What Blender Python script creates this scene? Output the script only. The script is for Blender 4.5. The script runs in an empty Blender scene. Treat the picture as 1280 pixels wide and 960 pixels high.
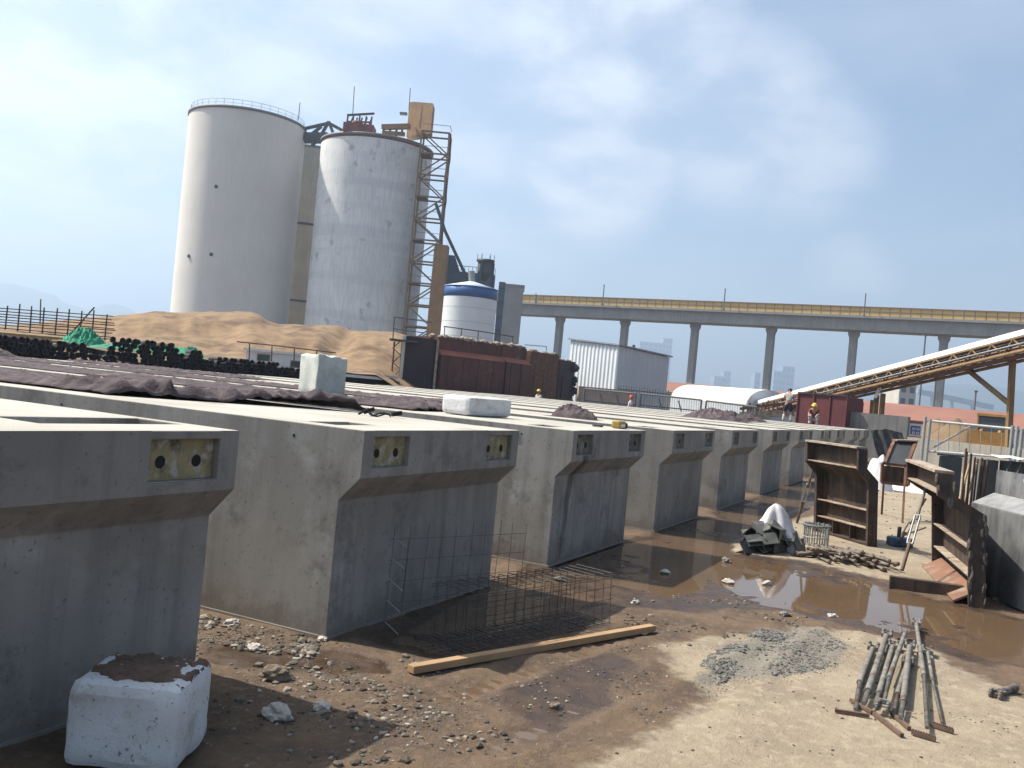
import bpy, bmesh, math, random
import numpy as np
from mathutils import Vector, Matrix, noise
R = math.radians
rng = random.Random(7)
S = bpy.context.scene
COL = S.collection

# ---------------------------------------------------------------- camera
CAM = Vector((-3.5712, -3.7016, 1.8869))
FL = 1150.08
RT = Vector((0.43501923, -0.89565621, 0.09251064))
UP = Vector((-0.04481226, 0.08107869, 0.99569981))
FW = Vector((0.89930536, 0.43729417, 0.00486559))


def ray(x, y):
    return FW + RT * ((x - 640) / FL) - UP * ((y - 480) / FL)


def PD(x, y, d):
    return CAM + ray(x, y) * d


def PZ(x, y, z=0.0):
    v = ray(x, y)
    return CAM + v * ((z - CAM.z) / v.z)


def HZ(x):                      # horizon row at picture column x
    a, b = ray(x, 0).z, ray(x, 960).z
    return 960 * a / (a - b)


def AT(x, d, z=0.0):            # the point straight below picture column x on the horizon, at depth d
    p = PD(x, HZ(x), d)
    return Vector((p.x, p.y, z))


def AY(x, y, d, z=0.0):         # the foot of what shows at (x, y) at depth d
    p = PD(x, y, d)
    return Vector((p.x, p.y, z))


def ZH(x, y, d):                # height of what shows at (x, y) at depth d
    return PD(x, y, d).z


cd = bpy.data.cameras.new('camera')
cam = bpy.data.objects.new('camera', cd)
COL.objects.link(cam)
cd.sensor_fit = 'HORIZONTAL'
cd.sensor_width = 36.0
cd.lens = 36.0 * FL / 1280.0
cd.clip_start, cd.clip_end = 0.05, 30000
m = Matrix.Identity(4)
for i in range(3):
    m[i][0], m[i][1], m[i][2], m[i][3] = RT[i], UP[i], -FW[i], CAM[i]
cam.matrix_world = m
S.camera = cam

# ---------------------------------------------------------------- objects
ORG = {}


def tag(o, label=None, cat=None, group=None, kind=None):
    if label: o['label'] = label
    if cat: o['category'] = cat
    if group: o['group'] = group
    if kind: o['kind'] = kind
    return o


def thing(name, loc, label, cat, group=None):
    o = bpy.data.objects.new(name, None)
    COL.objects.link(o)
    o.empty_display_size = 0.2
    o.location = Vector(loc)
    ORG[o.name] = Vector(loc)
    return tag(o, label, cat, group)


def kids(o):
    return [c for c in bpy.data.objects if c.parent == o]


class MB:
    """collects shapes, given in world coordinates (or through the matrix M), and links them as one mesh object"""

    def __init__(s, M=None):
        s.v, s.f, s.sm, s.M = [], [], [], M

    def add(s, vs, fs, smooth=False):
        b = len(s.v)
        if s.M is None:
            s.v += [Vector(p) for p in vs]
        else:
            s.v += [s.M @ Vector(p) for p in vs]
        s.f += [[b + i for i in f] for f in fs]
        s.sm += [smooth] * len(fs)
        return s

    def box(s, lo, hi):
        x0, y0, z0 = lo
        x1, y1, z1 = hi
        return s.add([(x0, y0, z0), (x1, y0, z0), (x1, y1, z0), (x0, y1, z0), (x0, y0, z1), (x1, y0, z1), (x1, y1, z1), (x0, y1, z1)],
                     [(0, 3, 2, 1), (4, 5, 6, 7), (0, 1, 5, 4), (1, 2, 6, 5), (2, 3, 7, 6), (3, 0, 4, 7)])

    def bar(s, p0, p1, w, h, up=(0, 0, 1)):
        p0, p1 = Vector(p0), Vector(p1)
        d = (p1 - p0).normalized()
        a = d.cross(Vector(up))
        if a.length < 1e-4: a = d.cross(Vector((1, 0, 0)))
        a.normalize()
        b = a.cross(d).normalized()
        a, b = a * (w / 2), b * (h / 2)
        vs = []
        for p in (p0, p1):
            vs += [p - a - b, p + a - b, p + a + b, p - a + b]
        return s.add(vs, [(3, 2, 1, 0), (4, 5, 6, 7), (0, 1, 5, 4), (1, 2, 6, 5), (2, 3, 7, 6), (3, 0, 4, 7)])

    def tube(s, p0, p1, r, n=8, r2=None, caps=True, smooth=True):
        p0, p1 = Vector(p0), Vector(p1)
        r2 = r if r2 is None else r2
        d = (p1 - p0)
        if d.length < 1e-6: return s
        d.normalize()
        a = d.orthogonal().normalized()
        b = d.cross(a)
        vs = []
        for p, rr in ((p0, r), (p1, r2)):
            for k in range(n):
                t = 2 * math.pi * k / n
                vs.append(p + a * (rr * math.cos(t)) + b * (rr * math.sin(t)))
        fs = [(k, (k + 1) % n, n + (k + 1) % n, n + k) for k in range(n)]
        s.add(vs, fs, smooth)
        if caps:
            s.add(vs, [tuple(range(n - 1, -1, -1)), tuple(range(n, 2 * n))], False)
        return s

    def path(s, pts, r, n=6, rs=None):
        for i in range(len(pts) - 1):
            a = rs[i] if rs else r
            b = rs[i + 1] if rs else r
            s.tube(pts[i], pts[i + 1], a, n, b)
        return s

    def ring(s, c, axis, R_, r, n=16, m_=6, ang=2 * math.pi):
        c, axis = Vector(c), Vector(axis).normalized()
        a = axis.orthogonal().normalized()
        b = axis.cross(a)
        pts = [c + a * (R_ * math.cos(ang * k / n)) + b * (R_ * math.sin(ang * k / n)) for k in range(n + 1)]
        return s.path(pts, r, m_)

    def prism(s, poly, vec):
        n = len(poly)
        vec = Vector(vec)
        vs = [Vector(p) for p in poly] + [Vector(p) + vec for p in poly]
        return s.add(vs, [tuple(range(n - 1, -1, -1)), tuple(range(n, 2 * n))] + [(k, (k + 1) % n, n + (k + 1) % n, n + k) for k in range(n)])

    def lathe(s, c, prof, n=32, smooth=True):
        c = Vector(c)
        vs, fs = [], []
        for (r, z) in prof:
            for k in range(n):
                t = 2 * math.pi * k / n
                vs.append(c + Vector((r * math.cos(t), r * math.sin(t), z)))
        for j in range(len(prof) - 1):
            for k in range(n):
                k2 = (k + 1) % n
                fs.append((j * n + k, j * n + k2, (j + 1) * n + k2, (j + 1) * n + k))
        return s.add(vs, fs, smooth)

    def ball(s, c, r, seg=10, rings=6, sc=(1, 1, 1)):
        c = Vector(c)
        vs = [c + Vector((0, 0, -r * sc[2]))]
        for j in range(1, rings):
            p = -math.pi / 2 + math.pi * j / rings
            for k in range(seg):
                t = 2 * math.pi * k / seg
                vs.append(c + Vector((r * sc[0] * math.cos(p) * math.cos(t), r * sc[1] * math.cos(p) * math.sin(t), r * sc[2] * math.sin(p))))
        vs.append(c + Vector((0, 0, r * sc[2])))
        fs = [(0, 1 + (k + 1) % seg, 1 + k) for k in range(seg)]
        for j in range(rings - 2):
            for k in range(seg):
                a, b = 1 + j * seg + k, 1 + j * seg + (k + 1) % seg
                fs.append((a, b, b + seg, a + seg))
        L = len(vs) - 1
        fs += [(L, L - seg + k, L - seg + (k + 1) % seg) for k in range(seg)]
        return s.add(vs, fs, True)

    def rock(s, c, r, sd, sc=(1, 1, 0.7), sub=1):
        bm = bmesh.new()
        bmesh.ops.create_icosphere(bm, subdivisions=sub, radius=1.0)
        rr = random.Random(sd)
        off = Vector((rr.uniform(-50, 50), rr.uniform(-50, 50), rr.uniform(-50, 50)))
        az = rr.uniform(0, 6.28)
        ca, sa = math.cos(az), math.sin(az)
        vs = []
        for v in bm.verts:
            k = 1 + 0.55 * noise.noise(v.co * 1.3 + off) + (rr.uniform(-0.1, 0.1) if sub < 2 else .30 * noise.noise(v.co * 3.1 + off) + .16 * noise.noise(v.co * 7 + off))
            q = Vector((v.co.x * sc[0] * k * r, v.co.y * sc[1] * k * r, v.co.z * sc[2] * k * r))
            vs.append(Vector(c) + Vector((q.x * ca - q.y * sa, q.x * sa + q.y * ca, q.z)))
        fs = [tuple(v.index for v in f.verts) for f in bm.faces]
        bm.free()
        return s.add(vs, fs, False)

    def grid(s, nu, nv, fn, smooth=True):
        vs = [fn(i / (nu - 1), j / (nv - 1)) for j in range(nv) for i in range(nu)]
        fs = [(j * nu + i, j * nu + i + 1, (j + 1) * nu + i + 1, (j + 1) * nu + i) for j in range(nv - 1) for i in range(nu - 1)]
        return s.add(vs, fs, smooth)

    def build(s, name, mat, parent=None, loc=None, bevel=0, seg=2, label=None, cat=None, group=None, kind=None, weld=False):
        if parent is not None:
            o0 = ORG[parent.name]
        else:
            o0 = Vector(loc) if loc is not None else Vector((0, 0, 0))
            if loc is None and kind is None and s.v:
                c = sum(s.v, Vector()) / len(s.v)
                o0 = Vector((c.x, c.y, min(p.z for p in s.v)))
        me = bpy.data.meshes.new(name)
        me.from_pydata([p - o0 for p in s.v], [], s.f)
        me.polygons.foreach_set('use_smooth', s.sm)
        if weld:
            bm = bmesh.new()
            bm.from_mesh(me)
            bmesh.ops.remove_doubles(bm, verts=bm.verts, dist=1e-5)
            bmesh.ops.recalc_face_normals(bm, faces=bm.faces)
            bm.to_mesh(me)
            bm.free()
        me.update()
        o = bpy.data.objects.new(name, me)
        COL.objects.link(o)
        if mat: me.materials.append(mat)
        if parent is not None:
            o.parent = parent
        else:
            o.location = o0
        ORG[o.name] = o0
        if bevel:
            b = o.modifiers.new('bevel', 'BEVEL')
            b.width, b.segments, b.limit_method, b.angle_limit = bevel, seg, 'ANGLE', R(35)
        return tag(o, label, cat, group, kind)


def dup(root, loc, rz=0.0, label=None, group=None):
    def cp(o, par):
        c = o.copy()
        COL.objects.link(c)
        if par is not None:
            c.parent = par
        for k in CH.get(o.name, []):
            cp(k, c)
        return c
    CH = {}
    for o in bpy.data.objects:
        if o.parent: CH.setdefault(o.parent.name, []).append(o)
    c = cp(root, None)
    c.location = loc
    c.rotation_euler.z = root.rotation_euler.z + rz
    if label: c['label'] = label
    if group: c['group'] = group
    return c


# ---------------------------------------------------------------- materials
def mat(name, c1, c2=None, rough=0.8, scale=3.0, detail=6, bump=0.0, bscale=None, metal=0.0, streak=None, specks=None, spec=0.3,
        lo=0.3, hi=0.7, island=None, stain=None, st=(1, 1, 1), stain2=None, splash=None, rings=None, vary=0.0):
    """c1..c2 mixed by noise; streak = (colour, amount) runs down the surface; specks = (colour, amount, scale); stain = (colour, scale, lo, hi)"""
    mt = bpy.data.materials.new(name)
    mt.use_nodes = True
    N, L = mt.node_tree.nodes, mt.node_tree.links
    b = N['Principled BSDF']
    b.inputs['Roughness'].default_value = rough
    b.inputs['Metallic'].default_value = metal
    b.inputs['Specular IOR Level'].default_value = spec
    tc = N.new('ShaderNodeTexCoord')
    oi = N.new('ShaderNodeObjectInfo')
    mul = N.new('ShaderNodeMath'); mul.operation = 'MULTIPLY'; mul.inputs[1].default_value = 37.0
    L.new(oi.outputs['Random'], mul.inputs[0])
    vm = N.new('ShaderNodeVectorMath'); vm.operation = 'ADD'
    L.new(tc.outputs['Object'], vm.inputs[0]); L.new(mul.outputs[0], vm.inputs[1])
    V = vm.outputs[0]

    def nz(sc, det=6, stretch=None, rgh=0.6):
        n = N.new('ShaderNodeTexNoise')
        n.inputs['Scale'].default_value = sc
        n.inputs['Detail'].default_value = det
        n.inputs['Roughness'].default_value = rgh
        if stretch:
            mp = N.new('ShaderNodeMapping')
            mp.inputs['Scale'].default_value = stretch
            L.new(V, mp.inputs[0]); L.new(mp.outputs[0], n.inputs['Vector'])
        else:
            L.new(V, n.inputs['Vector'])
        return n.outputs['Fac']

    def ramp(fac, a, z):
        r = N.new('ShaderNodeMapRange')
        r.interpolation_type = 'SMOOTHSTEP'
        r.inputs[1].default_value, r.inputs[2].default_value = a, z
        L.new(fac, r.inputs[0])
        return r.outputs[0]

    def mix(fac, A, B):
        x = N.new('ShaderNodeMix'); x.data_type = 'RGBA'
        if isinstance(fac, (int, float)): x.inputs[0].default_value = fac
        else: L.new(fac, x.inputs[0])
        for idx, q in ((6, A), (7, B)):
            if isinstance(q, tuple): x.inputs[idx].default_value = (*q, 1)
            else: L.new(q, x.inputs[idx])
        return x.outputs[2]

    def scl(fac, k):
        q = N.new('ShaderNodeMath'); q.operation = 'MULTIPLY'; q.inputs[1].default_value = k
        L.new(fac, q.inputs[0])
        return q.outputs[0]
    if c2 is None: c2 = tuple(x * 0.8 for x in c1)
    col = mix(ramp(nz(scale, detail, st if st != (1, 1, 1) else None), lo, hi), c1, c2)
    if island:
        g = N.new('ShaderNodeNewGeometry')
        pw = N.new('ShaderNodeMath'); pw.operation = 'POWER'; pw.inputs[1].default_value = 3.2
        L.new(g.outputs['Random Per Island'], pw.inputs[0])
        col = mix(pw.outputs[0], col, island)
    if stain:
        col = mix(ramp(nz(stain[1], 5), stain[2], stain[3]), col, stain[0])
    if stain2:
        col = mix(scl(ramp(nz(stain2[1], 8, None, .72), stain2[2], stain2[3]), stain2[4]), col, stain2[0])
    if rings:
        col = mix(scl(ramp(nz(1.0, 4, (.03, .03, rings[2])), .45, .62), rings[1]), col, rings[0])
    if splash:      # mud thrown up on the foot of a face: a ragged band of its own
        sx = N.new('ShaderNodeSeparateXYZ'); L.new(tc.outputs['Object'], sx.inputs[0])
        sm = N.new('ShaderNodeMath'); sm.operation = 'MULTIPLY_ADD'; sm.inputs[1].default_value = -.75; L.new(nz(3.5, 8, None, .75), sm.inputs[0]); L.new(sx.outputs[2], sm.inputs[2])
        col = mix(scl(ramp(sm.outputs[0], -.12, -.36), splash[1]), col, splash[0])
    if streak:
        col = mix(scl(ramp(nz(1.0, 5, (7, 7, 0.35)), 0.42, 0.68), streak[1]), col, streak[0])
    if specks:
        col = mix(scl(ramp(nz(specks[2], 3), 0.6, 0.72), specks[1]), col, specks[0])
    if vary:        # no two casts come out quite alike
        col = mix(scl(oi.outputs['Random'], vary), col, tuple(x * .45 for x in c1))
    L.new(col, b.inputs['Base Color'])
    if bump:
        bp = N.new('ShaderNodeBump')
        bp.inputs['Strength'].default_value = bump
        bp.inputs['Distance'].default_value = 0.02
        L.new(nz(bscale or scale * 8, 6), bp.inputs['Height'])
        L.new(bp.outputs[0], b.inputs['Normal'])
    return mt


M = {}
M['concrete'] = mat('cast_concrete', (.335, .316, .280), (.228, .214, .188), .85, 1.1, bump=.045, bscale=16, streak=((.15, .143, .13), .5),
                    stain=((.395, .385, .355), 1.5, .53, .72), specks=((.075, .07, .065), .6, 30), stain2=((.105, .097, .085), 1.9, .53, .69, .72), splash=((.13, .10, .072), .6), vary=.28)
M['concrete_top'] = mat('brightened_concrete_top', (.43, .405, .35), (.34, .315, .27), .9, 1.1, bump=.15, bscale=22, stain=((.25, .22, .185), 1.4, .58, .76))  # trowelled tops, painted paler to carry the glare of the sun
M['concrete_pale'] = mat('pale_concrete', (.55, .53, .49), (.42, .40, .37), .9, 2.0, bump=.2, bscale=25)
M['concrete_wall'] = mat('dusty_wall_concrete', (.27, .25, .215), (.2, .185, .16), .9, .8, streak=((.14, .13, .11), .4))
M['concrete_dark'] = mat('weathered_concrete', (.24, .235, .22), (.15, .145, .14), .9, .4, bump=.2, streak=((.10, .10, .095), .6))
M['pocket'] = mat('pocket_plywood', (.34, .29, .15), (.18, .155, .10), .85, 9, stain=((.36, .345, .30), 12, .52, .64), stain2=((.06, .052, .042), 9, .56, .68, .8))
M['pocket_grey'] = mat('grey_pocket_lining', (.17, .155, .12), (.10, .095, .08), .85, 9, stain=((.24, .23, .20), 12, .5, .65))
M['black'] = mat('black_void', (.012, .012, .012), (.02, .02, .02), .9)
M['blanket'] = mat('curing_blanket_felt', (.100, .076, .080), (.058, .043, .047), .95, 3, bump=.8, bscale=50, stain=((.15, .122, .12), 5, .52, .72), stain2=((.035, .026, .029), 3.2, .52, .70, .75))
M['foam'] = mat('white_foam', (.64, .645, .635), (.52, .525, .515), .85, 3, bump=.3, bscale=70, stain=((.33, .275, .20), 3.0, .57, .74), specks=((.13, .105, .08), .8, 40), stain2=((.40, .37, .31), 5.5, .53, .68, .75))
M['foam_green'] = mat('pale_green_foam', (.60, .62, .55), (.46, .48, .42), .8, 6, bump=.25, bscale=50, stain=((.45, .46, .4), 4, .58, .75))
M['dirt'] = mat('caked_mud', (.16, .105, .075), (.09, .06, .042), .95, 9, bump=.6, bscale=50)
M['rust'] = mat('rusty_steel', (.20, .085, .045), (.085, .045, .032), .75, 5, bump=.3, streak=((.05, .034, .03), .6), stain=((.27, .17, .11), 7, .56, .7))
M['form'] = mat('formwork_steel', (.070, .050, .040), (.032, .026, .024), .7, 4, bump=.4, streak=((.14, .085, .05), .6), stain=((.19, .16, .125), 6, .60, .72), stain2=((.02, .017, .016), 3, .52, .66, .7))
M['form_ledge'] = mat('pale_ledge_steel', (.40, .34, .27), (.24, .17, .12), .9, 7, bump=.4)  # ledges and top plates, paler than the form skin
M['orange'] = mat('orange_primer', (.22, .105, .06), (.15, .085, .06), .7, 4, stain=((.24, .19, .145), 5, .5, .7))
M['wire'] = mat('reinforcing_wire', (.07, .066, .062), (.11, .10, .09), .6, 12, metal=.3)
M['rebar'] = mat('rusted_rebar', (.11, .065, .045), (.07, .05, .042), .8, 9)
M['wood'] = mat('sawn_timber', (.40, .26, .14), (.30, .19, .10), .8, 2.5, bump=.2, bscale=20, stain=((.2, .13, .08), 4, .6, .75))
M['screw'] = mat('mortar_coated_steel', (.225, .215, .19), (.125, .112, .095), .75, 11, metal=.1, bump=.4, stain=((.12, .07, .05), 7, .53, .66), stain2=((.32, .30, .26), 16, .56, .68, .7))
M['rod'] = mat('brown_grey_rods', (.20, .17, .135), (.105, .085, .068), .75, 7, bump=.3, stain=((.13, .075, .05), 5, .5, .66))
M['handle'] = mat('brown_handle_steel', (.16, .10, .07), (.09, .06, .045), .7, 12)
M['rock'] = mat('mixed_rubble', (.095, .075, .055), (.05, .041, .032), .9, 30, island=(.34, .30, .245))
M['rock_grey'] = mat('grey_rubble', (.135, .13, .115), (.085, .08, .072), .9, 30, island=(.20, .19, .17))
M['rock_white'] = mat('white_rubble', (.48, .45, .40), (.34, .31, .26), .9, 20)
M['rock_brown'] = mat('brown_clod', (.13, .095, .065), (.2, .165, .12), .9, 14)
M['sack'] = mat('white_woven_plastic', (.74, .71, .70), (.60, .56, .56), .6, 8, bump=.4, bscale=90)
M['angle'] = mat('grey_green_steel', (.115, .12, .105), (.065, .066, .06), .5, 6, metal=.3, stain=((.2, .17, .13), 9, .55, .7))
M['silo'] = mat('silo_white_paint', (.72, .69, .63), (.66, .63, .575), .75, .12, streak=((.60, .57, .52), .5), stain2=((.55, .53, .48), .16, .56, .75, .5))
M['silo_old'] = mat('silo_weathered_concrete', (.77, .78, .755), (.67, .685, .665), .85, .2, bump=.1, streak=((.50, .51, .50), .7), stain=((.36, .37, .365), .36, .585, .70), rings=((.58, .595, .59), .65, .55), stain2=((.45, .455, .445), .8, .56, .72, .6))
M['silo_dim'] = mat('silo_tan_concrete', (.46, .41, .325), (.37, .325, .26), .85, .3, streak=((.28, .25, .2), .5))
M['tank_white'] = mat('tank_white_steel', (.72, .74, .73), (.66, .69, .68), .5, .6)
M['tank_blue'] = mat('tank_blue_band', (.03, .095, .26), (.035, .105, .28), .45, .8)
M['tank_roof'] = mat('tank_roof_steel', (.55, .62, .70), (.48, .55, .63), .5, 1)
M['yellow'] = mat('yellow_painted_steel', (.27, .175, .08), (.19, .115, .055), .7, 1.6, streak=((.17, .095, .05), .5))
M['orange_duct'] = mat('ochre_steel_cladding', (.30, .18, .075), (.23, .13, .058), .7, .7, streak=((.2, .11, .05), .5))
M['gallery'] = mat('ochre_gallery_cladding', (.62, .44, .165), (.53, .36, .135), .75, .5)
M['blue_steel'] = mat('blue_grey_steel', (.085, .115, .155), (.06, .08, .11), .6, .8)
M['dark_steel'] = mat('dark_steel', (.045, .048, .052), (.07, .07, .07), .6, 1)
M['red_steel'] = mat('red_machinery_steel', (.24, .075, .05), (.15, .05, .04), .7, 1)
M['viaduct'] = mat('viaduct_concrete', (.34, .335, .315), (.27, .265, .25), .9, .25, streak=((.16, .155, .14), .5))
M['building'] = mat('grey_plaster', (.36, .345, .32), (.30, .29, .27), .9, .3, streak=((.25, .24, .22), .4))
M['beige'] = mat('beige_plaster', (.50, .46, .40), (.42, .38, .33), .9, .3)
M['hazeblock'] = mat('haze_toned_far_walls', (.30, .36, .42), (.24, .30, .36), .8, .05)  # blue-grey of distant haze put into the wall colour
M['sand'] = mat('tan_sand', (.245, .162, .088), (.165, .106, .058), .95, .9, bump=1.0, bscale=3, stain=((.11, .07, .044), .45, .50, .68), stain2=((.27, .2, .13), 1.6, .55, .7, .6))
M['sand_dark'] = mat('brown_sand', (.20, .135, .075), (.15, .10, .056), .95, .8, bump=.6, bscale=6)
M['net'] = mat('green_debris_net', (.025, .27, .15), (.015, .16, .09), .8, 2, bump=.5, bscale=15)
M['pipe'] = mat('dark_rusty_pipe', (.045, .032, .028), (.026, .02, .02), .75, 6)
M['bamboo'] = mat('pale_bamboo', (.40, .30, .16), (.32, .23, .12), .7, 3)
M['sheet_white'] = mat('white_sheet_steel', (.66, .69, .70), (.60, .63, .64), .55, .6, streak=((.52, .54, .54), .3))
M['sheet_grey'] = mat('pale_grey_sheet_steel', (.52, .55, .57), (.48, .51, .53), .55, .6, streak=((.40, .42, .43), .3))
M['roof_grey'] = mat('blue_grey_roof_sheet', (.28, .32, .36), (.22, .26, .30), .6, 1)
M['roof_red'] = mat('salmon_roof_sheet', (.27, .125, .085), (.22, .10, .07), .7, .2)
M['roof_cream'] = mat('cream_roof_sheet', (.74, .67, .54), (.66, .59, .47), .6, .4)
M['brick'] = mat('old_brick', (.42, .32, .25), (.33, .25, .2), .9, 2, bump=.4)
M['mould'] = mat('red_brown_mould_steel', (.125, .046, .034), (.075, .032, .027), .6, 1.2, streak=((.042, .027, .025), .75), stain=((.20, .15, .115), 1.6, .62, .76))
M['mould_ledge'] = mat('sunlit_mould_ledge_steel', (.36, .12, .075), (.28, .095, .06), .65, 2)  # sunlight on the sloped ledge put into a brighter steel colour
M['mould_dark'] = mat('purple_dark_steel', (.042, .026, .032), (.03, .02, .025), .6, 1)
M['form_crust'] = mat('dark_mortar_crust', (.15, .135, .115), (.06, .05, .045), .95, 12, bump=.5)
M['crust'] = mat('mortar_crust', (.33, .29, .23), (.17, .12, .09), .95, 3, bump=.7, bscale=10)
M['tank_red'] = mat('wine_red_steel', (.125, .032, .033), (.085, .024, .026), .55, 1.2, streak=((.10, .03, .03), .5))
M['hood'] = mat('white_conveyor_hood', (.80, .79, .76), (.74, .73, .70), .5, .4)
M['galv'] = mat('galvanised_steel', (.34, .35, .35), (.26, .27, .27), .5, 6, metal=.4)
M['galv_dark'] = mat('dull_grey_steel', (.16, .165, .16), (.12, .12, .12), .6, 4)
M['cabinet'] = mat('grey_green_cabinet_paint', (.105, .118, .112), (.085, .095, .092), .5, 3, streak=((.07, .08, .08), .5))
M['loader'] = mat('loader_yellow_paint', (.40, .235, .065), (.30, .17, .05), .5, 2)
M['tyre'] = mat('tyre_rubber', (.05, .048, .045), (.08, .075, .07), .9, 5)
M['glass'] = mat('dark_window_glass', (.05, .06, .07), (.06, .07, .08), .1, 2, spec=.5)
M['red_paint'] = mat('red_painted_board', (.42, .06, .05), (.34, .05, .045), .6, 2)
M['board_blue'] = mat('blue_notice_board', (.06, .09, .24), (.07, .1, .26), .5, 2)
M['board_white'] = mat('white_board', (.75, .75, .75), (.7, .7, .7), .6, 2)
M['tarp'] = mat('black_geotextile', (.035, .034, .035), (.06, .058, .058), .9, 4, bump=.5, stain=((.16, .155, .15), 3, .56, .7))
M['skin'] = mat('tanned_skin', (.38, .20, .13), (.33, .17, .11), .6, 8)
M['hair'] = mat('black_hair', (.015, .013, .012), (.02, .018, .016), .6, 20)
M['shirt'] = mat('grey_shirt', (.36, .34, .31), (.28, .26, .24), .9, 8)
M['shorts'] = mat('navy_shorts', (.025, .03, .06), (.02, .024, .045), .9, 8)
M['boots'] = mat('white_rubber_boots', (.62, .60, .56), (.5, .48, .44), .6, 8)
M['vest'] = mat('dark_red_jacket', (.16, .045, .04), (.11, .035, .03), .9, 8)
M['pale_cloth'] = mat('pale_work_clothes', (.55, .52, .52), (.45, .42, .42), .9, 8)
M['helmet_yellow'] = mat('yellow_helmet', (.72, .48, .06), (.7, .45, .05), .35, 3)
M['helmet_red'] = mat('red_helmet', (.55, .05, .045), (.5, .045, .04), .35, 3)
M['blue_tool'] = mat('blue_pump_paint', (.05, .12, .22), (.04, .08, .15), .6, 10, stain=((.15, .13, .11), 12, .5, .65))
M['yellow_tool'] = mat('yellow_tool_plastic', (.40, .28, .06), (.28, .19, .05), .5, 10)
M['chalk'] = mat('white_chalk', (.75, .75, .74), (.65, .65, .64), .9, 20)
M['foliage'] = mat('dusty_shrub_leaves', (.07, .09, .04), (.05, .065, .03), .8, 2)
M['hill'] = mat('wooded_hill', (.06, .085, .05), (.09, .11, .07), .95, .01)


# ---------------------------------------------------------------- shared numbers of the beam yard
BH, NZ, CZ, REC, BW = 1.5, 1.163, 0.985, 0.17, 2.52
BX = [-1.99, 1.78, 5.61, 9.43, 13.5, 17.8, 21.76, 25.8, 30.4, 35.4, 40.2]
BY1 = 19.5
# ================================================================ ground
def poly_px(pts, z=0.0):
    return np.array([[PZ(x, y, z).x, PZ(x, y, z).y] for x, y in pts])


def sdf(X, Y, P):               # signed distance to a polygon, positive inside
    d = np.full(X.shape, 1e9)
    ins = np.zeros(X.shape, bool)
    n = len(P)
    for i in range(n):
        a, b = P[i], P[(i + 1) % n]
        e = b - a
        wx, wy = X - a[0], Y - a[1]
        t = np.clip((wx * e[0] + wy * e[1]) / (e @ e), 0, 1)
        d = np.minimum(d, np.hypot(wx - t * e[0], wy - t * e[1]))
        c = ((a[1] > Y) != (b[1] > Y)) & (X < (b[0] - a[0]) * (Y - a[1]) / (b[1] - a[1] + 1e-12) + a[0])
        ins ^= c
    return np.where(ins, d, -d)


PADS = [poly_px(p) for p in (
    [(690, 1000), (760, 945), (820, 905), (868, 868), (838, 832), (822, 806), (868, 796), (930, 792), (985, 782), (1055, 786), (1120, 800), (1172, 812), (1225, 842), (1300, 880), (1500, 1000)],
    [(903, 690), (930, 668), (985, 652), (1030, 640), (1090, 628), (1160, 622), (1200, 640), (1200, 690), (1196, 728), (1130, 731), (1070, 717), (1005, 702), (950, 696)],
    [(1090, 628), (1100, 590), (1180, 575), (1290, 578), (1290, 640), (1200, 660)],
)]
WATER = [poly_px(p) for p in (
    [(696, 704), (742, 688), (800, 676), (880, 664), (905, 672), (912, 692), (890, 712), (878, 734), (836, 744), (770, 728), (712, 716)],
    [(872, 716), (905, 696), (955, 700), (1010, 707), (1065, 720), (1110, 736), (1160, 748), (1215, 762), (1290, 778), (1290, 832), (1238, 822), (1180, 800), (1120, 786), (1060, 770), (1005, 762), (955, 754), (920, 738)],
    [(826, 670), (872, 650), (925, 648), (948, 656), (915, 672), (868, 682)],
    [(902, 642), (950, 624), (1000, 618), (1010, 628), (970, 644), (930, 656)],
    [(955, 618), (1000, 602), (1020, 606), (1000, 622)],
    [(500, 800), (600, 738), (690, 722), (742, 742), (700, 770), (610, 792), (540, 812)],
)]
WETMUD = [poly_px(p) for p in (
    [(250, 800), (330, 815), (420, 805), (500, 825), (520, 850), (420, 850), (300, 840), (255, 830)],
    [(590, 860), (680, 830), (760, 815), (800, 830), (780, 880), (700, 930), (620, 900)],
    [(640, 720), (760, 690), (900, 660), (960, 690), (960, 760), (880, 770), (760, 760), (680, 750)],
    [(860, 760), (1000, 770), (1120, 800), (1280, 860), (1280, 780), (900, 690)],
    [(560, 760), (660, 700), (720, 710), (680, 760), (600, 800)],
)]


def axis(fine0, fine1, step, ext, mid=None):
    a = list(np.arange(fine0, fine1, step))
    lo, hi, st = fine0, fine1, step
    left, right = [], []
    while lo > -ext:
        st *= 1.35; lo -= st; left.append(lo)
    st = step
    while hi < ext:
        st *= (1.12 if hi < 40 else 1.35); hi += st; right.append(hi)
    return np.array(left[::-1] + a + right)


gx = axis(-2.6, 13.0, 0.05, 9000)
gy = axis(-6.2, 0.8, 0.045, 9000)
GX, GY = np.meshgrid(gx, gy)


def nfield(X, Y, s, o, octv=4):
    out = np.zeros(X.size)
    near = (np.abs(X.ravel()) < 60) & (np.abs(Y.ravel()) < 60)
    xr, yr = X.ravel(), Y.ravel()
    for i in np.nonzero(near)[0]:
        out[i] = noise.fractal((xr[i] * s + o, yr[i] * s - o, o), 0.9, 2.1, octv)
    return out.reshape(X.shape)


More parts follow.
